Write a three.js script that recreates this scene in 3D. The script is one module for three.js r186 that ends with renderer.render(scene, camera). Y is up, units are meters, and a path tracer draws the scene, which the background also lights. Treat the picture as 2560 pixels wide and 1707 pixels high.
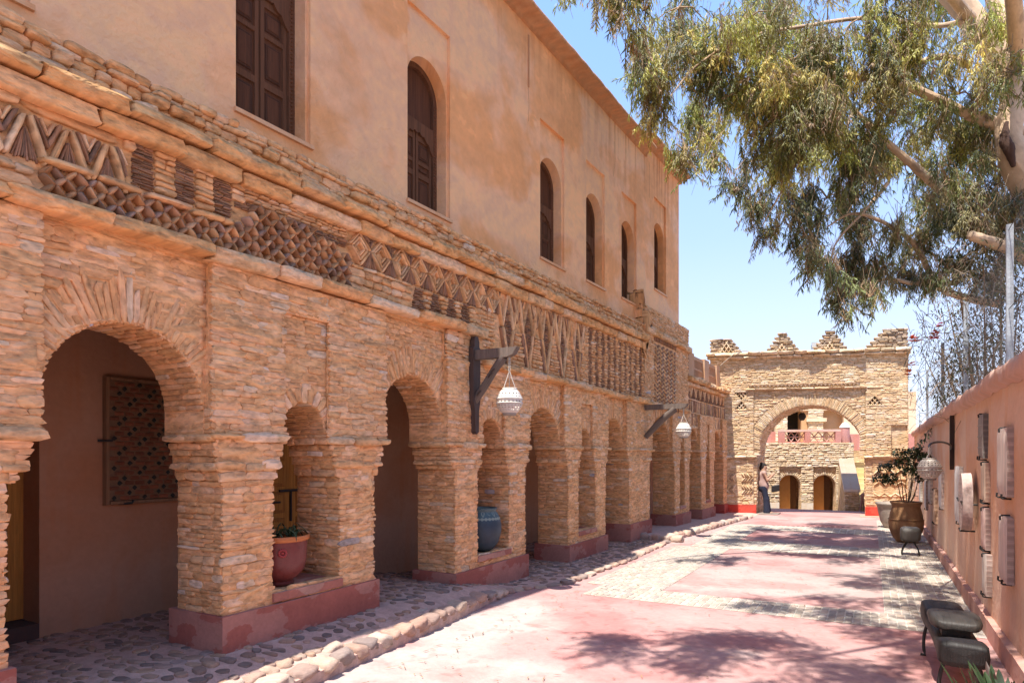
import * as THREE from 'three';
import { MarchingCubes } from 'three/addons/objects/MarchingCubes.js';
import { RoundedBoxGeometry } from 'three/addons/geometries/RoundedBoxGeometry.js';
import { mergeGeometries } from 'three/addons/utils/BufferGeometryUtils.js';

// ---------------------------------------------------------------- camera, sky, sun, exposure
const scene = new THREE.Scene();
const camera = new THREE.PerspectiveCamera(55.18, 1024 / 682, 0.05, 900);
camera.position.set(0, 1.685, 0);
camera.rotation.y = Math.atan(827 / 1500);
camera.setViewOffset(1024, 682, 0, -114.5, 1024, 682);       // a shifted lens keeps the verticals upright
const SUN = new THREE.Vector3(-0.085, 1, 0.42).normalize();
const EXPOSURE = 2.62;
const sun = new THREE.DirectionalLight(new THREE.Color().setRGB(1, 0.94, 0.85), 3.5);
sun.name = 'sun'; sun.position.copy(SUN).multiplyScalar(60); sun.castShadow = true;
sun.shadow.camera.left = sun.shadow.camera.bottom = -30; sun.shadow.camera.right = sun.shadow.camera.top = 30; sun.shadow.camera.far = 140;
sun.shadow.mapSize.set(4096, 4096); scene.add(sun, sun.target);
{
  const W = 512, H = 256, data = new Float32Array(W * H * 4);
  const stops = [[0, 0.80, 0.86, 0.97], [0.12, 0.62, 0.74, 0.98], [0.3, 0.41, 0.58, 0.97], [0.5, 0.29, 0.48, 0.94], [0.75, 0.22, 0.42, 0.88], [1, 0.19, 0.39, 0.82]];
  for (let j = 0; j < H; j++) {
    const el = ((j + 0.5) / H - 0.5) * Math.PI, y = Math.sin(el);
    for (let i = 0; i < W; i++) {
      let c;
      if (y < 0) c = [0.36, 0.28, 0.22];
      else { let k = 0; while (k < stops.length - 2 && y > stops[k + 1][0]) k++; const a = stops[k], b = stops[k + 1], t = (y - a[0]) / (b[0] - a[0]); c = [1, 2, 3].map((q) => a[q] + (b[q] - a[q]) * t); }
      if (y > 0) {   // the sky brightens round the sun
        const az = ((i + 0.5) / W - 0.5) * 2 * Math.PI, ce = Math.cos(el), dot = Math.cos(az) * ce * SUN.x + y * SUN.y + Math.sin(az) * ce * SUN.z;
        const g = 0.5 * Math.pow(Math.max(0, dot), 24) + 0.18 * Math.pow(Math.max(0, dot), 5);
        c = [c[0] + g, c[1] + g * 0.95, c[2] + g * 0.85];
      }
      const o = (j * W + i) * 4; data[o] = c[0] * 0.57; data[o + 1] = c[1] * 0.57; data[o + 2] = c[2] * 0.57; data[o + 3] = 1;
    }
  }
  const sky = new THREE.DataTexture(data, W, H, THREE.RGBAFormat, THREE.FloatType);
  sky.mapping = THREE.EquirectangularReflectionMapping; sky.magFilter = THREE.LinearFilter; sky.needsUpdate = true;
  scene.background = sky; scene.environment = sky;
}
const renderer = new THREE.WebGLRenderer({ antialias: true });
renderer.setSize(1024, 682);
renderer.toneMapping = THREE.LinearToneMapping;
renderer.toneMappingExposure = EXPOSURE;
renderer.shadowMap.enabled = true;

// ---------------------------------------------------------------- random numbers, noise, textures
function rng(s) { let a = (s * 2654435761) >>> 0; return () => { a = (a + 0x6d2b79f5) | 0; let t = Math.imul(a ^ (a >>> 15), 1 | a); t = (t + Math.imul(t ^ (t >>> 7), 61 | t)) ^ t; return ((t ^ (t >>> 14)) >>> 0) / 4294967296; }; }
const R = rng(7), rr = (a, b, r = R) => a + (b - a) * r(), pick = (l, r = R) => l[Math.floor(r() * l.length) % l.length];
const clamp = (x, a = 0, b = 1) => Math.min(b, Math.max(a, x)), mix = (a, b, t) => a + (b - a) * t, sst = (a, b, x) => { const t = clamp((x - a) / (b - a)); return t * t * (3 - 2 * t); };
function h2(x, y, s) { let h = Math.imul(x, 374761393) ^ Math.imul(y, 668265263) ^ Math.imul(s, 974634777); h = Math.imul(h ^ (h >>> 13), 1274126177); return ((h ^ (h >>> 16)) >>> 0) / 4294967296; }
function vn(x, y, px, py, s) {               // value noise that repeats every px, py
  const ix = Math.floor(x), iy = Math.floor(y), fx = x - ix, fy = y - iy, u = fx * fx * (3 - 2 * fx), v = fy * fy * (3 - 2 * fy), m = (a, p) => ((a % p) + p) % p;
  const x0 = m(ix, px), x1 = m(ix + 1, px), y0 = m(iy, py), y1 = m(iy + 1, py);
  return mix(mix(h2(x0, y0, s), h2(x1, y0, s), u), mix(h2(x0, y1, s), h2(x1, y1, s), u), v);
}
function fbm(x, y, px, py, s, o = 4, g = 0.5) { let a = 0, w = 1, t = 0; for (let k = 0; k < o; k++) { a += w * vn(x, y, px, py, s + k); t += w; w *= g; x *= 2; y *= 2; px *= 2; py *= 2; } return a / t; }
const toB = (v) => { v = clamp(v); return Math.round(255 * (v <= 0.0031308 ? 12.92 * v : 1.055 * Math.pow(v, 1 / 2.4) - 0.055)); };
function tex(w, h, f, color = true) {
  const d = new Uint8Array(w * h * 4);
  for (let j = 0; j < h; j++) for (let i = 0; i < w; i++) {
    const c = f((i + 0.5) / w, (j + 0.5) / h), o = (j * w + i) * 4;
    if (color) { d[o] = toB(c[0]); d[o + 1] = toB(c[1]); d[o + 2] = toB(c[2]); d[o + 3] = c[3] === undefined ? 255 : Math.round(clamp(c[3]) * 255); } else { d[o] = d[o + 1] = d[o + 2] = Math.round(clamp(c) * 255); d[o + 3] = 255; }
  }
  const t = new THREE.DataTexture(d, w, h, THREE.RGBAFormat); t.wrapS = t.wrapT = THREE.RepeatWrapping; t.magFilter = THREE.LinearFilter; t.minFilter = THREE.LinearMipmapLinearFilter; t.generateMipmaps = true;
  if (color) t.colorSpace = THREE.SRGBColorSpace;
  t.needsUpdate = true; return t;
}
const rep = (t, a, b = a) => { const c = t.clone(); c.repeat.set(a, b); c.needsUpdate = true; return c; };
// smeared, layered stone: long streaks broken by finer grain (1 unit of uv = 1 m)
const stoneH = (u, v) => { const w = fbm(u * 5, v * 5, 5, 5, 11, 3) * 0.09; return fbm(u * 7, (v + w) * 30, 7, 30, 21, 4, 0.55) * 0.62 + fbm(u * 26, v * 40, 26, 40, 31, 3) * 0.38; };
const T = {};
T.stone = tex(1024, 1024, (u, v) => { const a = stoneH(u, v), b = fbm(u * 4, v * 5, 4, 5, 41, 4), l = 0.5 + 0.95 * sst(0.22, 0.72, a) * 0.5 + 0.45 * (b - 0.3); const k = sst(0.45, 0.72, b), crk = 1 - 0.35 * sst(0.30, 0.20, a); return [l * mix(1, 1.03, k), l * mix(0.95, 1.03, k), l * mix(0.88, 1.12, k)].map((x) => x * 0.86 * crk); });
T.stoneB = tex(1024, 1024, (u, v) => stoneH(u, v), false);
T.plaster = tex(1024, 1024, (u, v) => {
  const a = fbm(u * 3 + fbm(u * 6, v * 6, 6, 6, 5, 3) * 0.8, v * 3, 3, 3, 51, 5, 0.55), s = fbm(u * 22, v * 2, 22, 2, 61, 4), f = fbm(u * 90, v * 90, 90, 90, 71, 2), k = sst(0.34, 0.74, a), m = sst(0.55, 0.7, s);
  const l = 0.90 + 0.1 * (f - 0.5) + 0.3 * (a - 0.5);
  return [l * mix(1, 0.86, k), l * mix(1, 0.70, k) * mix(1, 0.93, m), l * mix(1, 0.56, k) * mix(1, 0.86, m)].map((x) => x * 0.98);
});
T.house = tex(2048, 1024, (u, v) => {          // the whole plastered front once over: blotches, patches, streaks of rain below the roof edge and the sills
  const s = u * 22.1 - 22, y = 4.2 + v * 5.35, a = fbm(u * 14 + fbm(u * 30, v * 8, 30, 8, 5, 3) * 0.9, v * 4, 14, 4, 1051, 5, 0.56), b = fbm(u * 44, v * 14, 44, 14, 1061, 5, 0.6), st = fbm(u * 150, v * 1.6, 150, 2, 1071, 4, 0.6), f = fbm(u * 260, v * 70, 260, 70, 1081, 2), top = sst(7.2, 9.3, y);
  const k = sst(0.40, 0.66, a), rain = sst(0.50, 0.68, st) * top * (0.35 + 0.9 * sst(-6.5, -3.5, s) * sst(0.3, -1.5, s)), low = sst(5.3, 4.5, y) * 0.5, fleck = sst(0.70, 0.76, b), trowel = fbm((u * 60 + v * 9), (v * 26 - u * 40), 9999, 9999, 1091, 3) - 0.5;
  const l = (0.93 + 0.14 * (f - 0.5) + 0.22 * (b - 0.5) + 0.14 * trowel) * (1 - 0.22 * rain) * (1 - 0.10 * low) * (1 + 0.10 * fleck);
  return [l * mix(1, 0.93, k), l * mix(1.04, 0.78, k) * (1 - 0.16 * rain), l * mix(1.18, 0.62, k) * (1 - 0.30 * rain)];
});
T.plasterB = tex(1024, 1024, (u, v) => 0.55 * fbm(u * 9, v * 9, 9, 9, 81, 4) + 0.45 * fbm(u * 60, v * 60, 60, 60, 91, 3), false);
T.floor = tex(1024, 1024, (u, v) => {
  const a = fbm(u * 4 + 0.5 * fbm(u * 8, v * 8, 8, 8, 3, 2), v * 4, 4, 4, 101, 6, 0.58), f = fbm(u * 70, v * 70, 70, 70, 111, 3, 0.6), d = fbm(u * 24, v * 24, 24, 24, 121, 3), k = sst(0.38, 0.66, a);
  const l = 0.88 + 0.2 * (f - 0.5) - 0.16 * sst(0.66, 0.8, d);
  return [l * mix(1, 0.93, 1 - k), l * mix(1.0, 0.72, 1 - k), l * mix(0.98, 0.70, 1 - k)];
});
T.floorB = tex(512, 512, (u, v) => 0.6 * fbm(u * 60, v * 60, 60, 60, 131, 3) + 0.4 * fbm(u * 8, v * 8, 8, 8, 133, 3), false);
T.wood = tex(512, 1024, (u, v) => { const g = fbm(u * 26, v * 2.5 * 1, 26, 2, 141, 4, 0.6), h = fbm(u * 90, v * 6, 90, 6, 151, 3), l = 0.5 + 0.75 * g * 0.6 + 0.3 * (h - 0.5); return [l, l * 0.97, l * 0.94]; });
T.woodB = tex(512, 1024, (u, v) => 0.6 * fbm(u * 26, v * 2, 26, 2, 141, 4, 0.6) + 0.4 * fbm(u * 90, v * 6, 90, 6, 151, 3), false);
T.bark = tex(512, 512, (u, v) => { const a = fbm(u * 4, v * 3, 4, 3, 161, 5, 0.55), k = sst(0.4, 0.6, a), l = 0.8 + 0.3 * (fbm(u * 30, v * 12, 30, 12, 171, 3) - 0.5); return [l * mix(0.72, 1, k), l * mix(0.66, 0.93, k), l * mix(0.6, 0.82, k)]; });
T.paint = tex(1024, 512, (u, v) => {           // dull red limewash flaking to a paler coat
  const a = fbm(u * 5, v * 4, 5, 4, 181, 6, 0.55), f = fbm(u * 80, v * 40, 80, 40, 191, 3), k = sst(0.56, 0.585, a), l = 0.9 + 0.22 * (f - 0.5) + 0.3 * (fbm(u * 9, v * 5, 9, 5, 195, 3) - 0.5);
  return [l * mix(0.86, 1.0, k), l * mix(0.60, 0.98, k), l * mix(0.55, 0.95, k)];
});
T.rough = tex(512, 512, (u, v) => { const l = 0.8 + 0.5 * (fbm(u * 12, v * 12, 12, 12, 201, 5, 0.6) - 0.5) + 0.2 * (fbm(u * 90, v * 90, 90, 90, 211, 2) - 0.5); return [l, l, l]; });
T.roughB = tex(512, 512, (u, v) => fbm(u * 24, v * 24, 24, 24, 221, 5, 0.6), false);

// ---------------------------------------------------------------- materials
const C = (r, g, b) => new THREE.Color().setRGB(r, g, b);
const mat = (o) => new THREE.MeshStandardMaterial({ roughness: 0.95, metalness: 0, ...o });
const M_ = {
  stone: mat({ vertexColors: true, map: T.stone, bumpMap: T.stoneB, bumpScale: 0.02 }),
  ledge: mat({ vertexColors: true, map: T.stone, bumpMap: rep(T.stoneB, 0.8), bumpScale: 0.04 }),
  slate: mat({ vertexColors: true, map: T.stone, bumpMap: T.stoneB, bumpScale: 0.006 }),
  plaster: mat({ vertexColors: true, map: rep(T.plaster, 0.33), bumpMap: rep(T.plasterB, 0.5), bumpScale: 0.008 }),
  house: (() => { const t = T.house.clone(); t.repeat.set(1 / 22.1, 1 / 5.35); t.offset.set(22 / 22.1, -4.2 / 5.35); t.needsUpdate = true; return mat({ vertexColors: true, map: t, bumpMap: rep(T.plasterB, 0.5), bumpScale: 0.016 }); })(),
  paint: mat({ vertexColors: true, map: rep(T.paint, 0.5, 1), bumpMap: rep(T.plasterB, 1), bumpScale: 0.004 }),
  floor: mat({ vertexColors: true, map: rep(T.floor, 0.3), bumpMap: rep(T.floorB, 0.8), bumpScale: 0.006 }),
  plain: mat({ vertexColors: true, map: rep(T.rough, 1.3), bumpMap: rep(T.roughB, 2), bumpScale: 0.004 }),
  wood: mat({ vertexColors: true, map: rep(T.wood, 2, 1), bumpMap: rep(T.woodB, 2, 1), bumpScale: 0.004, roughness: 0.92 }),
  lacquer: mat({ vertexColors: true, map: rep(T.wood, 3, 1), bumpMap: rep(T.woodB, 3, 1), bumpScale: 0.004, roughness: 0.58 }),
  bark: mat({ vertexColors: true, map: rep(T.bark, 1, 1), bumpMap: rep(T.roughB, 1), bumpScale: 0.006 }),
  iron: mat({ color: C(0.03, 0.028, 0.027), roughness: 0.6, metalness: 0.3 }),
  dark: mat({ color: C(0.012, 0.011, 0.01) }),
};

// ---------------------------------------------------------------- scene objects
const names = new Map(), origin = new WeakMap();
const numbered = (n) => { const k = names.get(n) || 0; names.set(n, k + 1); return k ? n + '_' + String(k).padStart(3, '0') : n; };
function thing(name, label, category, at = [0, 0, 0], group, kind) {
  const o = new THREE.Group(); o.name = numbered(name); o.position.set(...at); origin.set(o, o.position.clone()); scene.add(o);
  if (label) o.userData.label = label; if (category) o.userData.category = category; if (group) o.userData.group = group; if (kind) o.userData.kind = kind;
  return o;
}
const WHITE = [1, 1, 1];
class MB {                                                          // collects faces, then builds ONE named mesh
  constructor() { this.p = []; this.i = []; this.c = []; this.t = []; this.n = 0; }
  v(x, y, z, u, w, c) { this.p.push(x, y, z); this.t.push(u, w); this.c.push(c[0], c[1], c[2]); return this.n++; }
  quad(a, b, c, d, col = WHITE, uv) {                               // four corners, anticlockwise seen from outside
    const q = [a, b, c, d], e1 = b.clone().sub(a), L = Math.hypot(e1.x, e1.y, e1.z) || 1, H = d.distanceTo(a), u = uv || [[0, 0], [L, 0], [L, H], [0, H]];
    const k = q.map((p, j) => this.v(p.x, p.y, p.z, u[j][0], u[j][1], col)); this.i.push(k[0], k[1], k[2], k[0], k[2], k[3]); return this;
  }
  tri(a, b, c, col = WHITE) { const k = [a, b, c].map((p) => this.v(p.x, p.y, p.z, p.x + p.z, p.y, col)); this.i.push(...k); return this; }
  box(F, u0, u1, v0, v1, n0, n1, col = WHITE, taper = 0) {          // a box in the frame F(u, v, n)
    const P = (u, v, n) => F(u, v, n), a = taper;
    const A = P(u0, v0, n0), B = P(u1, v0, n0), Cc = P(u1, v1, n0), D = P(u0, v1, n0), E = P(u0 + a, v0 + a, n1), G = P(u1 - a, v0 + a, n1), H = P(u1 - a, v1 - a, n1), I = P(u0 + a, v1 - a, n1);
    const q = (w, x, y, z, ua, ub, va, vb) => this.quad(w, x, y, z, col, [[ua, va], [ub, va], [ub, vb], [ua, vb]]);
    q(E, G, H, I, u0, u1, v0, v1); q(B, A, D, Cc, u1, u0, v0, v1); q(A, E, I, D, n0, n1, v0, v1); q(G, B, Cc, H, n1, n0, v0, v1); q(I, H, Cc, D, u0, u1, n1, n0); q(A, B, G, E, u0, u1, n0, n1); return this;
  }
  geo(g, F, col = WHITE, uvs = 1) {                                 // a three.js geometry, each point moved by F(x, y, z)
    const P = g.attributes.position, U = g.attributes.uv, n0 = this.n, idx = g.index;
    for (let k = 0; k < P.count; k++) { const q = F ? F(P.getX(k), P.getY(k), P.getZ(k)) : V(P.getX(k), P.getY(k), P.getZ(k)); this.v(q.x, q.y, q.z, U ? U.getX(k) * uvs : 0, U ? U.getY(k) * uvs : 0, col); }
    if (idx) for (let k = 0; k < idx.count; k++) this.i.push(n0 + idx.getX(k)); else for (let k = 0; k < P.count; k++) this.i.push(n0 + k);
    return this;
  }
  tube(pts, rad, sides = 7, col = WHITE, cap = true) {              // pts: Vector3 list, rad: number or list
    const N = pts.length, n0 = this.n; let ref = V(0.3, 0.9, 0.2), len = 0;
    for (let k = 0; k < N; k++) {
      const t = pts[Math.min(N - 1, k + 1)].clone().sub(pts[Math.max(0, k - 1)]).normalize(), a = ref.clone().cross(t); if (a.length() < 0.05) a.set(1, 0, 0).cross(t); a.normalize(); const b = t.clone().cross(a), r = typeof rad === 'number' ? rad : rad[k];
      if (k) len += pts[k].distanceTo(pts[k - 1]);
      for (let j = 0; j <= sides; j++) { const f = (j / sides) * 2 * Math.PI, cx = Math.cos(f) * r, cy = Math.sin(f) * r; this.v(pts[k].x + a.x * cx + b.x * cy, pts[k].y + a.y * cx + b.y * cy, pts[k].z + a.z * cx + b.z * cy, j / sides, len, Array.isArray(col[0]) ? col[k] : col); }
    }
    const w = sides + 1;
    for (let k = 0; k < N - 1; k++) for (let j = 0; j < sides; j++) { const q = n0 + k * w + j; this.i.push(q, q + 1, q + w, q + 1, q + w + 1, q + w); }
    if (cap) for (const [k, s] of [[0, 1], [N - 1, 0]]) { const cc = this.v(pts[k].x, pts[k].y, pts[k].z, 0.5, 0, Array.isArray(col[0]) ? col[k] : col); for (let j = 0; j < sides; j++) { const q = n0 + k * w + j; s ? this.i.push(cc, q + 1, q) : this.i.push(cc, q, q + 1); } }
    return this;
  }
  lathe(prof, at, seg = 24, col = WHITE, F) { const g = new THREE.LatheGeometry(prof.map(([r, y]) => new THREE.Vector2(Math.max(r, 1e-4), y)), seg); return this.geo(g, F || ((x, y, z) => V(at[0] + x, at[1] + y, at[2] + z)), col, 1); }
  build(name, m, parent, extra = {}) {
    const o = parent === scene ? V(0, 0, 0) : origin.get(parent) || V(0, 0, 0), p = new Float32Array(this.p);
    for (let k = 0; k < p.length; k += 3) { p[k] -= o.x; p[k + 1] -= o.y; p[k + 2] -= o.z; }
    const g = new THREE.BufferGeometry(); g.setAttribute('position', new THREE.BufferAttribute(p, 3)); g.setAttribute('uv', new THREE.BufferAttribute(new Float32Array(this.t), 2)); g.setAttribute('color', new THREE.BufferAttribute(new Float32Array(this.c), 3)); g.setIndex(this.i); g.computeVertexNormals();
    const me = new THREE.Mesh(g, m); me.castShadow = me.receiveShadow = true; me.name = parent === scene ? numbered(name) : name; origin.set(me, o); parent.add(me);
    Object.assign(me.userData, extra); return me;
  }
}
const V = (x, y, z) => new THREE.Vector3(x, y, z);
// A rubble stone: rough rounded outline a (angle) in the frame F, standing p proud.
function stone(mb, s) {
  const r = rng(s.seed), N = s.n || 9, ca = Math.cos(s.a || 0), sa = Math.sin(s.a || 0), q = s.round || 0.5, ring = [], e = s.emb ?? 0.012;
  const uo = s.seed % 17 * 0.37, vo = s.seed % 13 * 0.29;
  for (let k = 0; k < N; k++) { const f = ((k + 0.5) / N) * 2 * Math.PI, c = Math.cos(f), d = Math.sin(f), j = 1 + (r() - 0.5) * (s.jit ?? 0.22); ring.push([Math.sign(c) * Math.pow(Math.abs(c), q) * s.w * 0.5 * j, Math.sign(d) * Math.pow(Math.abs(d), q) * s.h * 0.5 * (1 + (r() - 0.5) * (s.jit ?? 0.22))]); }
  const put = (x, y, n, c) => { const u = s.u + x * ca - y * sa, v = s.v + x * sa + y * ca, P = s.F(u, v, n); return mb.v(P.x, P.y, P.z, x + uo, y + vo, c); };
  const tx = (r() - 0.5) * 0.35 * s.p, ty = (r() - 0.5) * 0.35 * s.p, ins = s.ins ?? 0.8, ez = Math.min(0.5, 0.45 * s.h / s.w * 1.6), rows = [];
  for (const [k, n] of [[1, -e], [1.0, s.p * 0.55], [0, s.p]]) rows.push(ring.map(([x, y]) => k ? put(x, y, n, s.col) : put(x * (1 - (1 - ins) * Math.max(0.25, ez)), y * ins, n + (x / s.w) * tx * 2 + (y / s.h) * ty * 2, s.col)));
  const cc = put(0, 0, s.p * 1.06, s.col);
  for (let b = 0; b < 2; b++) for (let k = 0; k < N; k++) { const k2 = (k + 1) % N; mb.i.push(rows[b][k], rows[b][k2], rows[b + 1][k2], rows[b][k], rows[b + 1][k2], rows[b + 1][k]); }
  for (let k = 0; k < N; k++) mb.i.push(rows[2][k], rows[2][(k + 1) % N], cc);
}
const CAM = camera.position.clone(), VIEW = (() => { camera.updateMatrixWorld(true); camera.updateProjectionMatrix(); return new THREE.Matrix4().multiplyMatrices(camera.projectionMatrix, camera.matrixWorldInverse); })();
function shown(s) {                                                 // how large a stone shows in the photograph
  const c = s.F(s.u, s.v, 0), n = s.F(s.u, s.v, 0.05).sub(c).normalize(), d = CAM.clone().sub(c), L = d.length(), f = n.dot(d) / L, q = c.clone().applyMatrix4(VIEW);
  if (f <= 0.02 || Math.abs(q.x) > 1 || Math.abs(q.y) > 1 || q.z > 1) return 0;
  return s.w * s.h * (0.25 + f) / (L * L);
}
let seedN = 1;
// the largest `cap` stones become parts of their own, the rest one joined part
function emit(parent, list, name, mass, m, cap = 300, floor = 0) {
  for (const s of list) s.shown = shown(s);
  list.sort((a, b) => b.shown - a.shown);
  const rest = new MB(); let k = 0;
  for (const s of list) { if (k < cap && s.shown > floor) { const mb = new MB(); stone(mb, s); mb.build(name, s.mat || m, parent); k++; } else stone(rest, s); }
  if (rest.n) rest.build(mass, m, parent, { kind: 'stuff' });
}
const mul = (c, k) => [c[0] * k, c[1] * k, c[2] * k];
const jit = (c, a, r = R) => { const k = 1 + (r() - 0.5) * a, w = (r() - 0.5) * a * 0.35; return [c[0] * k * (1 + w), c[1] * k, c[2] * k * (1 - w)]; };
const STONE = [[0.92, 0.53, 0.255], [0.90, 0.50, 0.235], [0.93, 0.56, 0.28], [0.91, 0.515, 0.25], [0.93, 0.60, 0.345], [0.88, 0.485, 0.23]], MORTAR = [0.93, 0.54, 0.26];
const DARKS = [[0.40, 0.215, 0.125], [0.46, 0.245, 0.14], [0.33, 0.195, 0.13], [0.43, 0.25, 0.155]];
const stoneCol = (r = R, y = 0) => { const k = r(); return jit(k > 0.998 ? [0.52, 0.46, 0.44] : k > 0.965 ? [0.90, 0.68, 0.47] : pick(STONE, r), 0.07, r); };
// courses of stones between y0 and y1; spans(y) gives the [a, b] stretches that hold masonry
function courses(out, F, y0, y1, spans, o = {}) {
  const r = rng(o.seed || seedN++), hs = o.h || [0.028, 0.075], ws = o.w || [0.08, 0.34], ps = o.p || [0.002, 0.017], rows = [];
  let y = y0;
  while (y < y1 - 0.012) {
    let h = rr(hs[0], hs[1], r); if (y + h > y1 - 0.02) h = y1 - y;
    rows.push([y, h]);
    for (const [a, b] of spans(y + h / 2)) {
      let x = a;
      while (x < b - 0.01) {
        let w = rr(ws[0], ws[1], r) * (0.7 + 5 * h); if (b - x - w < 0.07) w = b - x;
        out.push({ F, u: x + w / 2, v: y + h / 2 + (r() - 0.5) * 0.006, w: w * (o.gw || rr(0.98, 1.12, r)), h: h * (o.gh || rr(0.92, 1.22, r)), p: rr(ps[0], ps[1], r), a: (r() - 0.5) * (o.tilt ?? 0.11), col: o.col ? o.col(r) : stoneCol(r), seed: Math.floor(r() * 1e9), n: o.n || 9, round: o.round, ins: o.ins || (o.gw ? 0.8 : 0.88), emb: o.emb, jit: o.gw ? 0.22 : 0.36 });
        x += w;
      }
    }
    y += h;
  }
  return rows;
}
// lime mortar dragged over the stones: a wavy skin that comes forward in places and dips behind them in others
function smear(mb, F, u0, u1, y0, y1, spans, seed, cu = 0.03, cv = 0.014) {
  const nu = Math.ceil((u1 - u0) / cu), nv = Math.ceil((y1 - y0) / cv), id = [], on = [];
  for (let j = 0; j <= nv; j++) { const y = mix(y0, y1, j / nv), sp = spans(y); for (let i = 0; i <= nu; i++) {
    const u = mix(u0, u1, i / nu), ins = sp.some(([a, b]) => u > a + 0.02 && u < b - 0.02), low = fbm(u * 2.2 + 31, y * 4 + 17, 9999, 9999, seed, 3), wp = fbm(u * 3 + 31, y * 5, 9999, 9999, seed + 5, 2) * 0.12, rid = fbm(u * 5 + 31, (y + wp) * 26 + 17, 9999, 9999, seed + 9, 3, 0.6);
    const d = ins ? clamp(0.004 + (low - 0.5) * 0.045 + (rid - 0.5) * 0.05, -0.016, 0.024) : -0.03, P = F(u, y, d), k = 0.90 + 0.2 * rid, t = 0.5 + (low - 0.5) * 1.2; on.push(ins); id.push(mb.v(P.x, P.y, P.z, u, y, [MORTAR[0] * k, MORTAR[1] * k * mix(0.95, 1.07, t), MORTAR[2] * k * mix(0.9, 1.15, t)])); } }
  for (let j = 0; j < nv; j++) for (let i = 0; i < nu; i++) { const q = j * (nu + 1) + i; if (on[q] || on[q + 1] || on[q + nu + 1] || on[q + nu + 2]) mb.i.push(id[q], id[q + 1], id[q + nu + 2], id[q], id[q + nu + 2], id[q + nu + 1]); }
}

// ---------------------------------------------------------------- the setting: ground, paved court, cobbled walk
const pg = (z) => z > -3 ? -0.10 : z < -26 ? -0.284 : -0.10 - 0.008 * (-z - 3);
const struct = (o) => { o.userData.kind = 'structure'; return o; };
{
  const g = new MB(), E = 400;
  g.quad(V(-E, -0.95, E), V(E, -0.95, E), V(E, -0.95, -E), V(-E, -0.95, -E), [0.42, 0.30, 0.21]);
  struct(g.build('ground', M_.plain, scene));
}
function sheet(x0, x1, z0, z1, lift, step, col) {                   // a floor that follows the slope of the court
  const b = new MB(), nx = Math.max(1, Math.round((x1 - x0) / step)), nz = Math.max(1, Math.round((z1 - z0) / step));
  for (let j = 0; j <= nz; j++) for (let i = 0; i <= nx; i++) { const x = mix(x0, x1, i / nx), z = mix(z0, z1, j / nz); b.v(x, pg(z) + lift, z, x, -z, typeof col === 'function' ? col(x, z) : col); }
  for (let j = 0; j < nz; j++) for (let i = 0; i < nx; i++) { const q = j * (nx + 1) + i; b.i.push(q, q + nx + 1, q + 1, q + 1, q + nx + 1, q + nx + 2); }
  return b;
}
const PINK = (x, z) => {
  const a = fbm(x * 0.5 + 40, z * 0.5 + 60, 999, 999, 301, 4), b = fbm(x * 1.7 + 40, z * 1.1 + 90, 999, 999, 311, 4), k = sst(0.44, 0.58, a * 0.55 + b * 0.45), f = sst(-7, -12, z) * 0.45;
  return mul([mix(0.82, 0.72, f), mix(mix(0.48, 0.68, k), 0.42, f), mix(mix(0.45, 0.63, k), 0.40, f)], 0.60);
};
const court = struct(sheet(-4.7, 1.5, -26.4, 3, 0, 0.12, PINK).build('courtyard_floor', M_.floor, scene));
origin.set(court, V(0, 0, 0));
{ // strips of small setts across and along the court, each set bedded in pale mortar
  const BED = [0.64, 0.56, 0.47], strips = [[-3.35, 1.1, -8.75, -8.0, 0.085, 0.17], [0.13, 1.1, -22.6, -8.76, 0.088, 0.125], [-3.6, -2.5, -13.6, -8.76, 0.088, 0.17], [-3.3, 0.12, -15.2, -13.65, 0.17, 0.10], [-3.4, -2.6, -19, -15.25, 0.1, 0.17], [-3.2, 0.12, -19.2, -17.9, 0.17, 0.1]];
  const bed = new MB();
  strips.forEach(([x0, x1, z0, z1], k) => { const s = sheet(x0, x1, z0, z1, 0.004 + k * 0.0006, 0.4, BED); const n0 = bed.n; bed.p.push(...s.p); bed.t.push(...s.t); bed.c.push(...s.c); bed.n += s.n; for (const q of s.i) bed.i.push(n0 + q); });
  const bedM = bed.build('paving_bed', M_.plain, court, { label: 'pale mortar bed between the setts' }); origin.set(bedM, V(0, 0, 0));
  const list = [], r = rng(77);
  for (const [x0, x1, z0, z1, a, b] of strips) {
    const nx = Math.round((x1 - x0) / a), nz = Math.round((z1 - z0) / b), dx = (x1 - x0) / nx, dz = (z1 - z0) / nz;
    for (let i = 0; i < nx; i++) for (let j = 0; j < nz; j++) {
      const x = x0 + (i + 0.5) * dx, z = z1 - (j + 0.5) * dz, c = jit(pick([[0.48, 0.41, 0.34], [0.52, 0.43, 0.355], [0.44, 0.375, 0.325], [0.54, 0.44, 0.375]], r), 0.25, r), y = pg(z) + 0.007;
      list.push({ F: (u, v, n) => V(x + u, y + n, z - v), u: 0, v: 0, w: dx * 0.86, h: dz * 0.88, p: rr(0.002, 0.005, r), col: c, seed: Math.floor(r() * 1e9), n: 8, round: 0.3, emb: 0.004, ins: 0.9, jit: 0.1 });
    }
  }
  emit(court, list, 'sett', 'setts', M_.plain, 300);
}
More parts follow.
